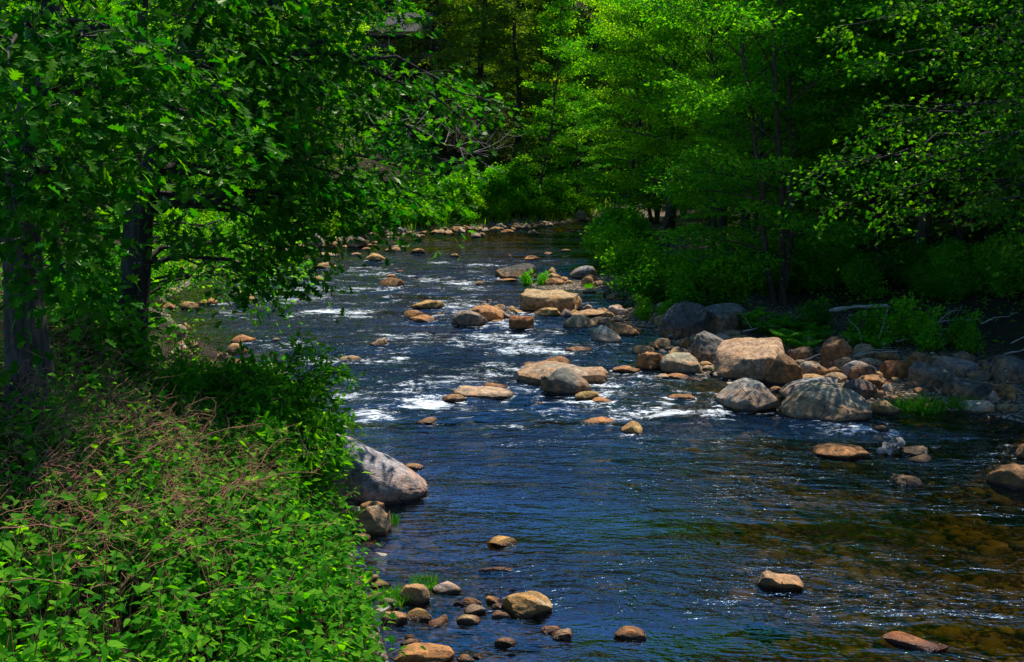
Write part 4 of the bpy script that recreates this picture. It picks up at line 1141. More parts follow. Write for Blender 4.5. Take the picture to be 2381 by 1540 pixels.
# left bank behind the oaks
T_('maple', -12.8, 71.5, 'lime', 'sunlit yellow green maple behind the oak leaves', s=.95, rz=1.1)
T_('birch', -12.8, 78.0, 'lime', 'sunlit yellow green birch left of the cabin trees', s=.95, rz=.6)
T_('beech', -16.2, 64.0, 'sun', 'sunlit beech over the far left shore', s=.9, rz=2.1)
T_('maple2', -19.0, 56.0, 'sun', 'sunlit maple behind the double oak trunk', s=1.0, rz=4.5)
T_('maple', -22.0, 48.0, 'sun', 'sunlit maple behind the left oak', s=1.1, rz=3.0)
T_('beech', -17.5, 44.0, 'mid', 'green beech on the left bank behind the left oak', s=.9, rz=.8)
T_('hemlock2', -13.2, 66.2, 'olive', 'small drooping hemlock over the far left shore rocks', s=.42, bark=BARK_DARK)
k = 0
for x, y, kd in ((-17, 80, 'maple'), (-22, 70, 'beech'), (-27, 60, 'maple2'), (-29, 47, 'maple'), (-24, 82, 'hemlock'), (-32, 72, 'maple'), (-36, 58, 'beech'), (-24, 37, 'maple2'), (-31, 36, 'maple'), (-20, 31, 'beech')):
    T_(kd, x, y, ('mid', 'sun', 'mid')[k % 3], 'tree deep in the wood behind the left bank', group='wood behind the left bank', s=1.25); k += 1

# ------------------------------------------------------------------ trees whose limbs are laid one by one
def limb_tree(name, label, trunks, tips, tm, lsize, green, bark, nspray=11, nleaf=20, sr=.5, parts=0, part_leaf=None, seed=3, off=1.0, h0=.3, clear=False, cat='tree'):
    g = np.random.default_rng(seed)
    base = np.array(trunks[0][0][0])
    o = link(name, None, loc=base, label=label, cat=cat)
    paths = []
    for pts, r0, r1 in trunks:
        pts = np.array(pts, float)
        t = np.linspace(0, 1, 26)
        u = np.linspace(0, 1, len(pts))
        c = np.stack([np.interp(t, u, pts[:, k]) for k in range(3)], 1)
        for _ in range(3): c[1:-1] = (c[:-2] + c[1:-1] * 2 + c[2:]) / 4
        c[1:] += np.cumsum(g.normal(0, .012, (25, 3)), 0)
        rad = (r0 + (r1 - r0) * t) * (1 + .5 * np.exp(-t * 22)) * (1 + .05 * g.normal(size=26))
        a = Acc(); tube(a, c - base, rad, 14, g.random())
        link('trunk', a.mesh('trunk', M_BARK), o, color=bark)
        paths.append((c, rad))
    P_, D_ = [], []
    for tip in tips:
        tip = np.array(tip)
        best = min(paths, key=lambda q: np.linalg.norm(q[0] - tip, axis=1).min())
        c, rad = best
        hd = np.hypot(*(tip - c[len(c) // 2])[:2])
        zt = np.clip(tip[2] + .10 * hd + g.normal(0, .4), c[0, 2] + 1.2, c[-1, 2] - .2)
        k = int(np.argmin(abs(c[:, 2] - zt)))
        p0 = c[k]
        L = np.linalg.norm(tip - p0)
        mid = (p0 + tip) / 2 + np.array([0, 0, .12 * L]) + g.normal(0, .06 * L, 3)
        cv = bez(p0, mid, tip, 10)
        cv[1:-1] += g.normal(0, .018 * L, (8, 3))
        a = Acc()
        tube(a, cv - base, np.linspace(min(.55 * rad[k], .02 + .013 * L), .006, 10), 6, g.random())
        for j in range(nspray):
            f = h0 + (1 - h0) * (j + g.random()) / nspray
            b0 = np.array([np.interp(f * 9, np.arange(10), cv[:, q]) for q in range(3)])
            ax_ = norm(tip - p0)
            dd = norm(ax_ * .6 + g.normal(size=3) * np.array([.8, .8, .35]))
            l2 = off * g.uniform(.35, 1.0) * (1.2 - .6 * f)
            b1 = b0 + dd * l2; b1[2] -= .12 * l2
            tube(a, bez(b0, (b0 + b1) / 2 + [0, 0, .05], b1, 4) - base, np.linspace(.010, .0035, 4), 4, g.random())
            P_.append(b1); D_.append(dd)
        P_.append(tip); D_.append(norm(tip - p0))
        link('branch', a.mesh('branch', M_BARK), o, color=bark)
    P_, D_ = np.array(P_) - base, np.array(D_)
    a = Acc()
    w_ = P_ + base
    px_ = CX + FPX * w_[:, 0] / w_[:, 1]
    py_ = HOR + FPX * (CAM_H - w_[:, 2]) / w_[:, 1]
    if clear:                                     # the open space round the double trunk
        kp_ = ~((px_ > 235) & (px_ < 400) & (py_ > 470)) & ~((px_ > 885) & (px_ < 990) & (py_ > 45) & (py_ < 165))
        P_, D_, py_ = P_[kp_], D_[kp_], py_[kp_]
    up_ = py_ < -150                              # the upper crown, above the picture, needs no lobes
    spray(P_[~up_], D_[~up_], nleaf, sr, a, tm, lsize, flat=.45, droop=.5, tilt=.6, g=g)
    spray(P_[up_], D_[up_], nleaf, sr, a, LEAF_KITE, lsize, flat=.45, droop=.5, tilt=.6, g=g)
    link('crown', a.mesh('crown', M_LEAF, False), o, color=GREENS[green], kind='stuff')
    if parts:                                     # the largest leaves in view, one by one
        vis = P_ + base
        dist = np.linalg.norm(vis - np.array([0, 0, CAM_H]), axis=1)
        pxs = CX + FPX * vis[:, 0] / vis[:, 1]
        pys = HOR + FPX * (CAM_H - vis[:, 2]) / vis[:, 1]
        ok = np.where((pxs > 0) & (pxs < 2381) & (pys > 0) & (pys < 900))[0]
        ok = ok[np.argsort(dist[ok])][:parts // 2]
        tv, tf = tm
        lm = mesh_np('leaf', tv, tf, M_LEAF, False, {'lv': np.full(len(tv), .6)})
        n = 0
        for q in ok:
            for w in range(2):
                if n >= parts: break
                ps = P_[q] + g.normal(size=3) * .2
                fw = norm(D_[q] + g.normal(size=3) * .6 - np.array([0, 0, .4]))
                up = np.array([0, -.35, 1.0]) + g.normal(size=3) * .4
                rt = norm(np.cross(fw, up)); up = np.cross(rt, fw)
                lo = link('leaf', lm, o, color=np.array(GREENS[green]) * g.uniform(.8, 1.3))
                s_ = lsize * g.uniform(.9, 1.25)
                lo.matrix_local = Matrix([[rt[0] * s_, fw[0] * s_, up[0] * s_, ps[0]], [rt[1] * s_, fw[1] * s_, up[1] * s_, ps[1]], [rt[2] * s_, fw[2] * s_, up[2] * s_, ps[2]], [0, 0, 0, 1]])
                n += 1
    return o

z1 = tz(-5.7, 12.6); z2 = tz(-5.85, 16.8)
tips1 = [P(*q) for q in ((150, 450, 10.2), (60, 560, 9.8), (250, 420, 10.4), (100, 250, 9.8), (300, 250, 11), (380, 120, 11.2), (200, 80, 10.2), (30, 380, 9.6), (420, 300, 12),
                         (130, 640, 10.4), (500, 200, 12), (20, 150, 9.6), (240, 330, 12.5), (60, 90, 11), (40, 470, 11.5),
                         (350, -100, 11), (100, -150, 10.5), (550, -200, 13), (250, -300, 12), (-100, 300, 11), (-150, 0, 11), (450, -420, 13), (700, -450, 14), (150, -500, 12), (600, -50, 13.5), (0, -350, 13), (350, -600, 13), (620, -650, 14.5))]
gq = np.random.default_rng(5)
tips1 += [np.array([-4.0, 12.8, 10.8]) + norm(gq.normal(size=3)) * np.array([3.2, 3.4, 1.8]) * gq.uniform(.6, 1) for _ in range(1)]  # unseen crown tip overhead, added for its shadow
top1 = P(120, -300, 12.9)
limb_tree('oak_tree', 'thick trunked oak at the left edge with dark lobed leaves',
          [([(-5.7, 12.6, z1 - .3), P(40, 520, 12.6), P(80, 220, 12.7), P(110, 0, 12.8), top1, top1 + [.3, .2, 2.2]], .25, .07)], tips1, LEAF_OAK, .165, 'oak', BARK_GREY, nspray=10, nleaf=18, parts=150, seed=21, clear=True)
tips2 = [P(*q) for q in ((1150, 240, 19), (1070, 190, 20), (1000, 410, 18.5), (1045, 385, 20), (950, 470, 17.5), (860, 420, 16.5), (800, 330, 16.5), (900, 250, 17.5), (985, 310, 21), (915, 10, 19.5), (840, 130, 18.5), (1080, 280, 19),
                         (760, 210, 15.5), (700, 400, 15.5), (740, 540, 16.5), (560, 350, 14.2), (680, 660, 17), (640, 280, 15),
                         (600, 100, 15), (700, 30, 15.5), (820, 20, 17.5), (480, 60, 14.5), (1030, 470, 18.5), (880, 520, 17.5), (780, 450, 18), (660, 570, 18), (820, 180, 19), (730, 310, 18), (560, 220, 16.5),
                         (600, -300, 16), (800, -300, 18), (900, -120, 19), (400, -300, 15), (1000, -250, 18.5), (300, -150, 14.5), (700, -520, 17), (900, -480, 18.5), (500, -550, 16), (1050, -80, 20), (760, -150, 17))]
tips2 += [np.array([-3.0, 16.5, 12.0]) + norm(gq.normal(size=3)) * np.array([4.2, 4.0, 2.2]) * gq.uniform(.6, 1) for _ in range(11)]  # unseen crown mass above the frame, added to shade the leaves below
b2 = np.array([-5.85, 16.8, z2 - .3])
limb_tree('oak_tree', 'double trunked oak on the left bank reaching out over the river',
          [([b2, P(305, 700, 16.7), P(335, 480, 16.6), P(385, 280, 16.5), P(450, 60, 16.4), P(520, -250, 16.4), P(600, -600, 16.4)], .25, .06),
           ([b2 + [-.12, .1, 0], P(292, 700, 16.9), P(300, 500, 17.0), P(312, 260, 17.2), P(320, 0, 17.3), P(330, -400, 17.4)], .18, .05)],
          tips2, LEAF_OAK, .17, 'oak', BARK_DARK, nspray=12, nleaf=19, parts=150, seed=22, clear=True)
# a maple at the right whose limbs reach into the picture in layers
tips3 = [P(*q) for q in ((1880, 430, 27), (1930, 395, 26), (1990, 330, 26), (2060, 250, 25), (2200, 90, 24), (2300, 70, 24), (2250, 180, 23.5), (2100, 420, 25), (2180, 330, 24.5), (2020, 160, 26), (2330, 240, 23.5), (2150, 20, 25),
                         (2260, 480, 24), (2350, 380, 24), (1960, 480, 27), (2080, 520, 26), (2380, 560, 24), (2300, -150, 24), (2150, -200, 25), (2000, -150, 27), (2400, -100, 24), (2250, -350, 25), (2050, -350, 26), (1950, 60, 27), (2420, -400, 25))]
tips3 += [np.array([13.0, 25.5, 18.5]) + norm(gq.normal(size=3)) * np.array([3.6, 3.6, 3.4]) * gq.uniform(.5, 1) for _ in range(12)]  # unseen upper crown, added so the water mirrors dark foliage
z3 = tz(14.2, 26.0)
limb_tree('maple_tree', 'maple beyond the right edge with layered yellow tipped branches',
          [([(14.2, 26.0, z3 - .3), (14.1, 26, 5), (13.9, 25.9, 10), (13.6, 25.8, 15), (13.5, 25.8, 22)], .22, .05)], tips3, LEAF_MAPLE, .12, 'edge', BARK_DARK, nspray=12, nleaf=28, sr=.55, parts=0, seed=23, off=1.1, h0=.25)
# a beech drooping to the water beside the double oak
tips4 = [P(*q) for q in ((690, 650, 20), (700, 620, 21), (650, 590, 20), (640, 700, 19.5), (600, 620, 19), (690, 600, 22), (520, 640, 18.6), (610, 540, 20), (670, 540, 21), (540, 560, 19))]
limb_tree('beech_tree', 'young beech drooping small leaves toward the water by the oak',
          [([(-6.6, 18.6, tz(-6.6, 18.6) - .2), (-6.4, 18.7, 4.2), (-6.0, 18.8, 6.0)], .07, .03)], tips4, LEAF_OVAL, .105, 'mid', BARK_DARK, nspray=9, nleaf=22, sr=.42, seed=24, off=.7)

# the leafy sapling leaning out beside the sloping boulder
q = P(600, 1075, 16.2)
tips5 = [P(*w) for w in ((690, 815, 16.6), (745, 832, 16.4), (785, 868, 16.2), (725, 890, 16.0), (790, 965, 15.8), (700, 935, 16.6), (640, 860, 17), (755, 1000, 15.6), (560, 850, 17), (610, 920, 16.2), (680, 1000, 15.8), (770, 1050, 15.2), (720, 1060, 15.0), (650, 960, 15.6), (540, 930, 16.5))]
limb_tree('ash_sapling', 'leafy sapling leaning out over the water beside the sloping boulder',
          [([(q[0], q[1], tz(q[0], q[1]) - .2), P(625, 980, 16.3), P(650, 880, 16.4)], .035, .012)], tips5, LEAF_OVAL, .13, 'sun', BARK_BROWN, nspray=9, nleaf=16, sr=.30, seed=26, off=.4)

# ------------------------------------------------------------------ undergrowth
def bush_proto(seed, w, h, n, lsize, tm, g_flat=.8, stems=14, lean=0.0):
    g = np.random.default_rng(seed)
    st, lf = Acc(), Acc()
    P_, D_ = [], []
    for k in range(stems):
        az = g.uniform(0, 6.28); e_ = g.uniform(.3, 1.4)
        d = np.array([math.cos(az) * math.cos(e_) * w, math.sin(az) * math.cos(e_) * w, math.sin(e_) * h]) * g.uniform(.75, 1.1)
        c = bez(np.array([d[0] * .05, d[1] * .05, -.1]), np.array([d[0] * .35, d[1] * .35, d[2] * .75]), d, 6)
        tube(st, c, np.linspace(.016, .004, 6), 4, g.random())
        for f in (.45, .65, .8, .92, 1.0):
            b0 = np.array([np.interp(f * 5, np.arange(6), c[:, q]) for q in range(3)])
            for q in range(2):
                P_.append(b0 + g.normal(0, .13 * w, 3) * [1, 1, .7]); D_.append(norm(d + g.normal(0, .5, 3)))
    P_ = np.array(P_); P_[:, 2] = np.maximum(P_[:, 2], .12)
    spray(P_, np.array(D_), n, .27 * w, lf, tm, lsize, flat=g_flat, droop=.25, tilt=.6, g=g)
    return st.mesh('stems', M_BARK), lf.mesh('foliage', M_LEAF, False)

BUSH = {'a': bush_proto(31, 1.0, 1.3, 26, .12, LEAF_KITE), 'b': bush_proto(32, 1.1, 1.1, 30, .10, LEAF_KITE), 'c': bush_proto(33, .9, 1.6, 24, .13, LEAF_KITE),
        'near': bush_proto(34, .8, 1.1, 20, .105, LEAF_OVAL, stems=16), 'small': bush_proto(35, .5, .65, 16, .075, LEAF_KITE, stems=10)}

def bush(kind, x, y, s, green, label, group=None, cat='bush', sz=1.0, z=None, name='bush'):
    st, lf = BUSH[kind]
    o = link(name, None, loc=(x, y, (max(tz(x, y), 0) if z is None else z) - .03), rot=(0, 0, rng.uniform(0, 6.28)), scale=(s, s, s * sz), label=label, cat=cat, group=group)
    link('stems', st, o, color=BARK_BROWN)
    link('foliage', lf, o, color=np.array(GREENS[green]) * rng.uniform(.85, 1.2), kind='stuff')
    return o

# along the far left shore
def along(p, q, n, jit):
    for k in range(n):
        a = np.array(p) + (np.array(q) - np.array(p)) * ((k + .5) / n)
        yield a + rng.normal(0, jit, 2)
lp = [G(*p)[:2] for p in LEFT_PX]
for (i0, i1, n) in ((12, 14, 4), (14, 15, 5), (15, 16, 5), (16, 17, 6), (17, 18, 6), (18, 20, 4)):
    for a in along(lp[i0], lp[i1], n, .25):
        ins = a + np.array([-.75, 1.5])
        bush('abc'[rng.integers(3)], ins[0], ins[1], rng.uniform(.9, 1.35), ('sun', 'lime', 'mid')[rng.integers(3)], 'bright bush in the row along the far left shore', 'bushes along the far left shore', sz=rng.uniform(.7, 1.0))
        ins = a + np.array([-1.6, 3.4]) + rng.normal(0, .4, 2)
        bush('abc'[rng.integers(3)], ins[0], ins[1], rng.uniform(1.2, 1.9), ('mid', 'sun', 'deep')[rng.integers(3)], 'taller bush in the second row behind the far left shore', 'second row of bushes at the far left shore')
for (i0, i1, n) in ((9, 11, 4), (11, 12, 6)):
    for a in along(lp[i0], lp[i1], n, .3):
        ins = a + np.array([-1.8, .6])
        bush('abc'[rng.integers(3)], ins[0], ins[1], rng.uniform(.9, 1.4), ('sun', 'mid', 'lime')[rng.integers(3)], 'bush on the left shore seen below the oak leaves', 'bushes on the left shore behind the oaks')
# right bank
for px, py, s, k, gcol, lb in ((1475, 640, 1.7, 'b', 'mid', 'large overhanging bush above the still pool'), (1430, 600, 1.5, 'a', 'sun', 'bright bush overhanging the river at the gravel bar'), (1540, 668, 1.5, 'b', 'deep', 'dark bush behind the still pool'),
                               (1410, 560, 1.5, 'c', 'mid', 'tall bush hanging over the far right shore'), (1610, 690, 1.3, 'a', 'mid', 'bush behind the huge dark twin boulders'), (1690, 696, 1.2, 'c', 'sun', 'light bush behind the right of the twin boulders'),
                               (1470, 540, 1.6, 'a', 'mid', 'bush behind the long pale rock at the far bend'), (1440, 575, 1.4, 'b', 'sun', 'bush at the waterline of the far right shore')):
    h = hit(px, py + 30)
    bush(k, h[0], h[1], s, gcol, lb)
for px, py, s, gcol, lb in ((1495, 738, 1.0, 'sun', 'small bright shrub on the gravel left of the twin boulders'), (1545, 742, .8, 'sun', 'small shrub against the left twin boulder'), (1225, 662, .8, 'mid', 'small green shrub at the tip of the gravel bar'),
                            (1262, 662, .7, 'mid', 'low green shrub right beside the one at gravel bar tip'), (2080, 800, 1.7, 'mid', 'twiggy bright shrub on the shaded bank'), (2150, 808, 1.4, 'mid', 'leafy shrub right of the twiggy one'),
                            (2240, 815, 1.3, 'deep', 'shaded shrub above the long pale grey boulder'), (2010, 800, 1.2, 'deep', 'low shrub left of the twiggy bright shrub'), (1890, 770, 1.3, 'deep', 'shaded low shrub behind the ferns')):
    h = hit(px, py)
    bush('small', h[0], h[1], s, gcol, lb, name='shrub', cat='shrub', sz=1.15)
for k in range(26):
    h = hit(rng.uniform(1560, 2400), rng.uniform(668, 735))
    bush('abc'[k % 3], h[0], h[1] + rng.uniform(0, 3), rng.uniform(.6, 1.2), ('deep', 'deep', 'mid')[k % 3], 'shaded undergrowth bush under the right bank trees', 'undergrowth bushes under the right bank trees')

# left bank shrubs hanging over the water
for px, py, d, s, gcol, lb in ((650, 1000, 17.5, 1.25, 'sun', 'leafy shrub hanging over the water above the sloping boulder'), (590, 960, 18.5, 1.2, 'mid', 'leafy shrub left of the one over the water'), (520, 950, 17.0, 1.2, 'mid', 'shrub on the bank right of the oak'),
                               (650, 1080, 15.5, 1.2, 'sun', 'light shrub just left of the sloping boulder'), (400, 900, 16.0, .9, 'deep', 'shaded shrub at the foot of the double oak'),
                               (560, 1050, 14.5, 1.1, 'mid', 'shrub among the knotweed near the sloping boulder'), (150, 790, 15.5, 1.5, 'deep', 'shaded shrub between the two oaks'), (210, 800, 18, 1.5, 'deep', 'dark shrub behind the knotweed')):
    q = P(px, py, d)
    bush('near', q[0], q[1], s, gcol, lb, name='shrub', cat='shrub', z=max(tz(q[0], q[1]), 0))

# ferns
def fern_mesh(seed):
    g = np.random.default_rng(seed)
    a = Acc()
    for k in range(13):
        az = k * 2.4 + g.normal(0, .2); L = g.uniform(.6, .95)
        dv = np.array([math.cos(az), math.sin(az), 0])
        t = np.linspace(.08, 1, 17)
        c = np.outer(t * L * .55, dv) + np.outer(L * (1.05 * t - .55 * t * t), [0, 0, 1])
        tg = np.gradient(c, axis=0)
        sd_ = np.cross(norm(tg), [0, 0, 1.0]); sd_ = norm(sd_)
        w = .17 * np.sin(np.pi * np.clip(t * .95 + .05, 0, 1)) ** .8 + .02
        for sg in (1, -1):
            leaves(a, LEAF_OVAL, c, sd_ * sg + norm(tg) * .45 - np.array([0, 0, .12]), np.tile([0, 0, 1.0], (17, 1)) + g.normal(0, .1, (17, 3)), w, np.clip(g.normal(.5, .15, 17), 0, 1), .75)
        tube(a, c, np.linspace(.006, .002, 17), 3, .2)
    return a.mesh('fronds', M_LEAF, False)
FERN = [fern_mesh(41), fern_mesh(42)]
for k, (px, py, s, gcol, lb) in enumerate(((1738, 765, 1.35, 'mid', 'tall fern against the right twin boulder'), (1790, 790, 1.2, 'deep', 'fern right of the tall fern'), (1835, 812, 1.2, 'mid', 'fern behind the dark grey wedge boulder'), (1868, 825, 1.1, 'mid', 'fern at right of the dark grey wedge boulder'),
                                           (1985, 810, .9, 'sun', 'bright fern on top of the tall purple brown boulder'), (1810, 770, 1.1, 'deep', 'shaded fern at back of the fern patch'), (1760, 780, 1.0, 'deep', 'low fern at foot of the tall fern'), (1905, 800, 1.0, 'deep', 'shaded fern left of the bright fern'),
                                           (2040, 822, .9, 'mid', 'fern right of the smooth greyish boulder'), (1855, 785, 1.2, 'deep', 'dark fern in the middle of the fern patch'))):
    h = hit(px, py)
    link('fern', FERN[k % 2], loc=h, rot=(0, 0, rng.uniform(0, 6.28)), scale=s, color=GREENS[gcol], label=lb, cat='fern')

# grass tufts
def grass_mesh(seed, n, r, h):
    g = np.random.default_rng(seed)
    a = Acc()
    az = g.uniform(0, 6.28, n); rr = r * np.sqrt(g.random(n))
    p = np.stack([rr * np.cos(az), rr * np.sin(az), np.full(n, -.02)], 1)
    d = np.stack([np.cos(az) * .5 + g.normal(0, .35, n), np.sin(az) * .5 + g.normal(0, .35, n), np.full(n, 1.3)], 1)
    tm = (np.array([(-.02, 0, 0), (.02, 0, 0), (-.015, .5, -.05), (.015, .5, -.05), (0, 1, -.3)], float), np.array([(0, 1, 3), (0, 3, 2), (2, 3, 4)], int))
    leaves(a, tm, p, d, p + [0, 0, .3] + g.normal(0, .3, (n, 3)), h * g.uniform(.6, 1.2, n), g.random(n))
    return a.mesh('grass_blades', M_LEAF, False)
GRASS = [grass_mesh(51, 420, .40, .30), grass_mesh(52, 240, .20, .24)]
for k, (px, py, s, i0, gcol, lb) in enumerate(((2150, 952, 1.15, 0, 'deep', 'dark grass tuft at the shaded waterline, left of two'), (2115, 950, .9, 0, 'deep', 'dark grass at the left part of the shaded waterline tuft'), (2245, 950, .9, 0, 'deep', 'dark grass tuft below the blackish boulder'), (1370, 672, .9, 1, 'mid', 'green tuft on the gravel bar'),
                                               (915, 1405, .9, 1, 'deep', 'grass tuft left of the cracked pinkish boulder'), (930, 1395, .7, 1, 'deep', 'grass against the cracked pinkish boulder'), (985, 1365, .8, 1, 'deep', 'grass clump with a small plant behind the cracked boulder'), (815, 1210, .9, 1, 'deep', 'grass left of the pale grey tan boulder'),
                                               (910, 1215, .6, 1, 'deep', 'grass at right of the pale grey tan boulder'), (1585, 738, .7, 1, 'mid', 'tuft at the lower gravel patch by the twin boulders'), (1655, 862, .5, 1, 'sun', 'tiny tuft left of the orange tan slab'), (1990, 925, .8, 1, 'deep', 'grass tuft behind the orange tan patched boulder'), (1500, 745, .9, 1, 'deep', 'dark tuft on the lower gravel patch'))):
    h = hit(px, py)
    link('grass_tuft', GRASS[i0], loc=h, rot=(0, 0, rng.uniform(0, 6.28)), scale=s, color=GREENS[gcol], label=lb, cat='grass')
acc = Acc()
n = 26000
x, y = rng.uniform(-20, 8, n), rng.uniform(48, 92, n)
s = shore_dist(x, y); sv = x - np.interp(y, XC_Y, XC_X)
kp = (s > .25) & (s < 3.2) & ((sv < 0) | (y > 80))
x, y = x[kp][:9000], y[kp][:9000]; n = len(x)
tm = (np.array([(-.05, 0, 0), (.05, 0, 0), (0, 1, -.2)], float), np.array([(0, 1, 2)], int))
leaves(acc, tm, np.stack([x, y, terrain(x, y) - .03], 1), np.stack([rng.normal(0, .35, n), rng.normal(0, .35, n), np.ones(n)], 1), np.stack([rng.normal(0, .5, n), -np.ones(n), .3 + 0 * x], 1), rng.uniform(.35, .85, n), rng.random(n))
link('shore_grass', acc.mesh('shore_grass', M_LEAF, False), color=GREENS['lime'], label='bright tall grass along the far left shore', cat='grass', kind='stuff')
acc = Acc()
n = 90000
x, y = rng.uniform(-30, 32, n), rng.uniform(8, 100, n)
s = shore_dist(x, y); sv = x - np.interp(y, XC_Y, XC_X)
cl = fbm(np.stack([x * .6, y * .6, 0 * x], 1), 3)
kp = (cl > -.35) & (((sv > 0) & (s > 6)) | ((sv < 0) & (s > 3) & (y > 17)))
x, y, cl = x[kp][:42000], y[kp][:42000], cl[kp][:42000]; n = len(x)
leaves(acc, LEAF_KITE, np.stack([x, y, terrain(x, y) + rng.random(n) * (.15 + .9 * np.clip(cl + .2, 0, 1))], 1), rng.normal(size=(n, 3)) * [1, 1, .4], np.array([0, 0, 1.0]) + rng.normal(0, .4, (n, 3)), rng.uniform(.10, .24, n), rng.random(n))
link('forest_undergrowth', acc.mesh('forest_undergrowth', M_LEAF, False), color=GREENS['deep'], label='low leafy undergrowth covering the forest floor on both banks', cat='undergrowth', kind='stuff')

# ------------------------------------------------------------------ knotweed on the near left bank
def knot_stem(x, y, h, g):
    az = g.uniform(0, 6.28); ln = g.uniform(.1, .45)
    b0 = np.array([x, y, tz_fast(x, y) - .03])
    b2_ = b0 + np.array([math.cos(az) * ln + .10, math.sin(az) * ln - .05, h])
    return bez(b0, b0 + np.array([0, 0, h * .6]), b2_, 6), az
_tx, _ty = np.arange(-14, 2, .15), np.arange(2, 27, .15)
_TX, _TY = np.meshgrid(_tx, _ty)
_TZ = terrain(_TX, _TY)
def tz_fast(x, y):
    i_ = np.clip(((x + 14) / .15).astype(int) if hasattr(x, 'astype') else int((x + 14) / .15), 0, len(_tx) - 1)
    j_ = np.clip(((y - 2) / .15).astype(int) if hasattr(y, 'astype') else int((y - 2) / .15), 0, len(_ty) - 1)
    return np.maximum(_TZ[j_, i_], 0)
n = 11000
x, y = rng.uniform(-11, .5, n), 4.5 + 15.5 * rng.random(n)
s = shore_dist(x, y)
kp = (s > .15) & (s < 9) & (np.hypot(x + 5.7, y - 12.6) > .5) & ((y < 14.5) | (x > -4.6) | (rng.random(n) < .25))
x, y, s = x[kp][:4800], y[kp][:4800], s[kp][:4800]
dens = fbm(np.stack([x * .55, y * .55, 0 * x], 1), 3)
L_pos, L_f, L_u, L_s, L_v, L_k = [], [], [], [], [], []
stem_acc, kn_things = Acc(), []
px_ = CX + FPX * x / y
seen = (px_ > 20) & (y > 5.6)
order = np.argsort(np.where(seen, y, 99))
thing_ids = set(order[:70].tolist())
g = np.random.default_rng(77)
lm_heart = mesh_np('leaf', LEAF_HEART[0], LEAF_HEART[1], M_LEAF, False, {'lv': np.full(len(LEAF_HEART[0]), .55)})
for k in range(len(x)):
    h = g.uniform(.55, 1.15) * (0.6 + .4 * sstep(0, 2.0, s[k]))
    c, az = knot_stem(x[k], y[k], h, g)
    nl = g.integers(9, 15) if dens[k] > -.12 else g.integers(5, 9)
    f = np.linspace(.35, 1.0, nl)
    ps = np.stack([np.interp(f * 5, np.arange(6), c[:, q]) for q in range(3)], 1)
    aa = az + np.arange(nl) * 2.6 + g.normal(0, .4, nl)
    fw = np.stack([np.cos(aa), np.sin(aa), g.normal(-.12, .25, nl)], 1)
    up = np.array([.10, .05, 1.0]) + g.normal(0, .32, (nl, 3))
    sz = (.07 + .10 * g.random(nl)) * g.uniform(.7, 1.25) * np.linspace(1.15, .75, nl)
    if k in thing_ids:
        o = link('knotweed_plant', None, loc=c[0], label='leafy knotweed stalk in the front of the left bank thicket', cat='plant', group='knotweed stalks in front of the thicket')
        a = Acc(); tube(a, c - c[0], np.linspace(.007, .003, 6), 4, .4)
        link('stem', a.mesh('stem', M_STEM), o)
        for q in range(nl):
            F1 = norm(fw[q]); R1 = norm(np.cross(F1, up[q])); U1 = np.cross(R1, F1)
            pp = ps[q] - c[0] + F1 * .05; s_ = sz[q]
            lo = link('leaf', lm_heart, o, color=np.array((.062, .235, .010)) * g.uniform(.75, 1.35))
            lo.matrix_local = Matrix([[R1[0] * s_, F1[0] * s_, U1[0] * s_, pp[0]], [R1[1] * s_, F1[1] * s_, U1[1] * s_, pp[1]], [R1[2] * s_, F1[2] * s_, U1[2] * s_, pp[2]], [0, 0, 0, 1]])
        continue
    tube(stem_acc, c[[0, 2, 4, 5]], np.linspace(.007, .003, 4), 3, .5)
    L_pos.append(ps + norm(fw) * .05); L_f.append(fw); L_u.append(up); L_s.append(sz); L_v.append(np.clip(g.normal(.45, .3, nl), 0, 1)); L_k.append(np.full(nl, g.random() < .28))
acc = Acc()
kk = np.concatenate(L_k)
for tm_, sel, m_ in ((LEAF_HEART, ~kk, 1.0), (LEAF_OVAL, kk, .95)):
    leaves(acc, tm_, np.vstack(L_pos)[sel], np.vstack(L_f)[sel], np.vstack(L_u)[sel], np.concatenate(L_s)[sel] * m_, np.concatenate(L_v)[sel])
th = link('knotweed_thicket', None, label='dense green knotweed thicket covering the near left bank', cat='thicket', kind='stuff')
link('foliage', acc.mesh('foliage', M_LEAF, False), th, color=(.062, .235, .010), kind='stuff')
link('stems', stem_acc.mesh('stems', M_STEM), th, kind='stuff')
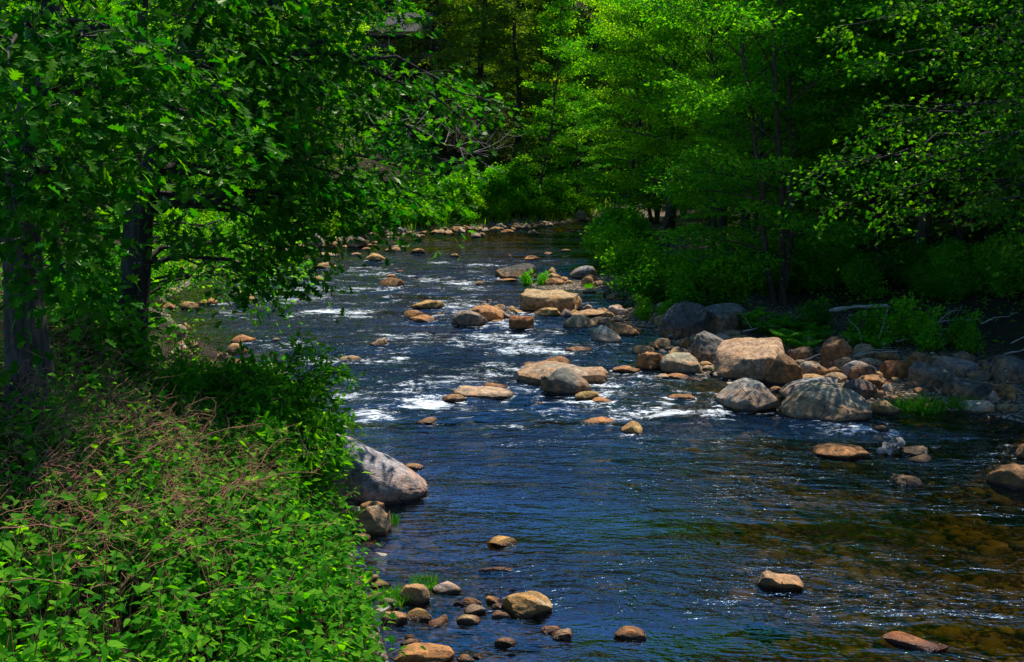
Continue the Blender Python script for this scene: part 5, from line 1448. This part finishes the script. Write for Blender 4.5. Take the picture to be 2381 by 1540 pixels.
# last year's dead stalks lying over it in drifts
dead = Acc()
g = np.random.default_rng(78)
n = 7500
x, y = g.uniform(-9, -.5, n), 5.0 + 13.5 * g.random(n)
s = shore_dist(x, y)
dn = fbm(np.stack([x * .45 + 3, y * .45, 0 * x], 1), 3) + .55 * sstep(7.6, 9.5, y) - .42
kp = (s > 1.1) & (dn > .10)
x, y = x[kp][:1300], y[kp][:1300]
for k in range(len(x)):
    z0 = tz_fast(x[k], y[k])
    p0 = np.array([x[k], y[k], z0 + g.uniform(.7, 1.25)])
    if k % 8 == 0:                                # a long arching cane
        L = .5 + 1.0 * g.random()
        az = g.normal(.85, .35)
        d = np.array([math.cos(az), math.sin(az), g.uniform(.0, .5)])
        p0[2] -= .45
        t = np.linspace(0, 1, 8)[:, None]
        c = p0 + d * L * t + np.cumsum(g.normal(0, .022 * L, (8, 3)), 0)
        c[:, 2] += .5 * L * (t[:, 0] - t[:, 0] ** 2) - .1 * L * t[:, 0]
        tube(dead, c, np.linspace(g.uniform(.004, .008), .002, 8), 4, g.random())
        root = c[3:]
    else:                                         # a twiggy seed head
        root = p0[None] + g.normal(0, .12, (3, 3))
    for q in range(g.integers(4, 8)):
        b0 = root[g.integers(len(root))]
        dd = norm(np.array([.5, .4, .25]) + g.normal(0, .75, 3)) * g.uniform(.10, .34)
        w = np.linspace(0, 1, 4)[:, None]
        tube(dead, b0 + dd * w + np.cumsum(g.normal(0, .02, (4, 3)), 0), np.linspace(.0030, .0012, 4), 3, g.random())
link('dead_stalks', dead.mesh('dead_stalks', M_STEM), label='tangle of dry brown stalks lying over the knotweed', cat='stalks', kind='stuff')

# ------------------------------------------------------------------ dead wood
def wood(name, pts, rad, label, cat='log', twigs=0, m=M_DEAD, color=None, seed=1):
    g = np.random.default_rng(seed)
    a = Acc()
    pts = np.array(pts); t = np.linspace(0, 1, 9); u = np.linspace(0, 1, len(pts))
    c = np.stack([np.interp(t, u, pts[:, k]) for k in range(3)], 1)
    L = np.linalg.norm(c[-1] - c[0])
    c[1:-1] += g.normal(0, .012 * L, (7, 3))
    tube(a, c - c[0], np.linspace(rad[0], rad[1], 9) * (1 + .12 * g.normal(size=9)), 9, .5, True)
    o = link(name, a.mesh(name, m), loc=c[0], label=label, cat=cat, color=color)
    for q in range(twigs):
        b = Acc(); b0 = c[g.integers(2, 9)]
        dd = norm(c[-1] - c[0] + g.normal(0, .9 * L, 3)) * L * g.uniform(.2, .5)
        mid = b0 + dd * .5 + g.normal(0, .05 * L, 3)
        tube(b, bez(b0, mid, b0 + dd, 6) - c[0], np.linspace(rad[1] * 1.4, .002, 6), 4, .5)
        for w in range(4):
            e0 = b0 + dd * g.uniform(.3, 1); ee = norm(dd + g.normal(0, .6 * L, 3)) * L * g.uniform(.08, .25)
            tube(b, bez(e0, e0 + ee * .5 + g.normal(0, .02 * L, 3), e0 + ee, 4) - c[0], np.linspace(rad[1], .0015, 4), 3, .5)
        link('twig', b.mesh('twig', m), o)
    return o
h0, h1 = hit(1928, 742), hit(2062, 738)
wood('fallen_log', [h0 + [0, 0, .25], (h0 + h1) / 2 + [0, 0, .35], h1 + [0, 0, .35]], (.07, .05), 'pale fallen log lying behind the ferns on the right bank')
h0 = hit(K0 := 1860 + 820 * .2214, 775 + 1275 * .2214); h1 = h0 + np.array([.48, .05, .26])
wood('driftwood', [h0 + [0, .05, .02], (h0 + h1) / 2, h1], (.06, .12), 'weathered driftwood stub in the dark water beside angular rock', 'driftwood', twigs=3, seed=4)
h0, h1 = hit(1553, 792), hit(1603, 790)
wood('stick', [h0 + [0, 0, .12], h1 + [0, .3, .25]], (.025, .02), 'thin pale stick lying in front of the dark twin boulders', 'stick')
h0 = hit(2050, 815)
for k, (dx, ln, hh) in enumerate(((-.5, -.5, .9), (-.1, .35, 1.2), (.3, -.15, .7), (1.6, .5, 1.1), (2.2, -.3, .8))):
    wood('bare_stick', [h0 + [dx, .1 * k, 0], h0 + [dx + ln * .35, .15 * k, hh * .6], h0 + [dx + ln, .3, hh]], (.010, .004), 'bare upright stick among the twiggy bank shrubs', 'stick', seed=60 + k)['group'] = 'bare sticks on the shaded bank'
for k in range(14):
    h0 = hit(rng.uniform(1620, 2360), rng.uniform(745, 880)); a_ = rng.uniform(-.5, .5); L_ = rng.uniform(.5, 1.6)
    h1 = h0 + np.array([math.cos(a_) * L_, math.sin(a_) * L_, rng.uniform(.05, .4)])
    wood('drift_stick', [h0 + [0, 0, .15], (h0 + h1) / 2 + [0, 0, .2], h1 + [0, 0, .1]], (.022, .008), 'grey drift stick lying among the right bank boulders and ferns', 'stick', twigs=1, seed=90 + k)['group'] = 'drift sticks on the right bank'
h0 = P(955, 292, 22.0)
wood('dead_branch', [h0 - [1.0, 0, -.3], h0, P(1040, 340, 22.3), P(1135, 365, 22.6)], (.014, .004), 'bare grey twiggy dead branch hanging over the river', 'branch', twigs=14, m=M_DEAD, seed=8)

# ------------------------------------------------------------------ cabin on the hillside
M_SIDING = plain_material('weathered_siding', (.40, .36, .31), .8, 3.0, .25)
M_TRIM = plain_material('dark_trim', (.06, .05, .045), .7, 4.0, .2)
M_ROOF = plain_material('shingle', (.045, .045, .05), .9, 12.0, .4)
def boxv(x0, x1, y0, y1, z0, z1):
    V = np.array([(x, y, z) for z in (z0, z1) for y in (y0, y1) for x in (x0, x1)], float)
    Fq = [(0, 2, 3, 1), (4, 5, 7, 6), (0, 1, 5, 4), (2, 6, 7, 3), (0, 4, 6, 2), (1, 3, 7, 5)]
    T = [t for a, b, c, d in Fq for t in ((a, b, c), (a, c, d))]
    return V, np.array(T)
q = P(930, 152, 108.0)
cab = link('cabin', None, loc=q, label='dark wooden cabin with porch half hidden in the hemlocks', cat='cabin')
def cpart(name, *b, m=M_SIDING, parent=cab):
    a = Acc()
    for bb in b: a.add(*boxv(*bb))
    return link(name, a.mesh(name, m, False), parent)
cpart('foundation', (-3.2, 3.2, 0, 5, -9, 0), m=M_TRIM)
wl = cpart('wall', (-3, 3, .05, 5, 0, 3.2))
for k in range(16):
    cpart('siding_board', (-3.02, 3.02, 0, .05, k * .2 + .012, k * .2 + .19), parent=wl)
dr_ = cpart('door', (.9, 1.9, -.04, -.005, .05, 2.1), m=M_TRIM)
for xw in (-2.2, -.6):
    w_ = cpart('window', (xw, xw + .9, -.05, -.005, .9, 2.1), m=M_TRIM)
    cpart('pane', (xw + .08, xw + .82, -.07, -.052, .98, 2.02), parent=w_, m=plain_material('dark_glass', (.02, .022, .025), .1, 2.0, .1))
a = Acc()
a.add(np.array([(-3.4, -.5, 3.1), (3.4, -.5, 3.1), (3.4, 5.5, 3.1), (-3.4, 5.5, 3.1), (-3.4, 2.5, 5.2), (3.4, 2.5, 5.2)], float), np.array([(0, 1, 5), (0, 5, 4), (2, 3, 4), (2, 4, 5), (0, 4, 3), (1, 2, 5), (0, 3, 2), (0, 2, 1)]))
link('roof', a.mesh('roof', M_ROOF, False), cab)
cpart('porch_deck', (-3.2, 3.4, -2.0, -.06, -.15, 0), m=M_TRIM)
cpart('porch_roof', (-3.4, 3.6, -2.3, -.06, 2.45, 2.6), m=M_ROOF)
for xp in (-3.0, -.8, 1.2, 3.2): cpart('porch_post', (xp - .07, xp + .07, -1.95, -1.81, 0, 2.45), m=M_SIDING)
rl_ = cpart('railing', (-2.93, 3.13, -1.93, -1.85, .85, .93), m=M_SIDING)
for k in range(28): cpart('baluster', (-2.85 + k * .21, -2.81 + k * .21, -1.91, -1.87, 0, .85), parent=rl_)
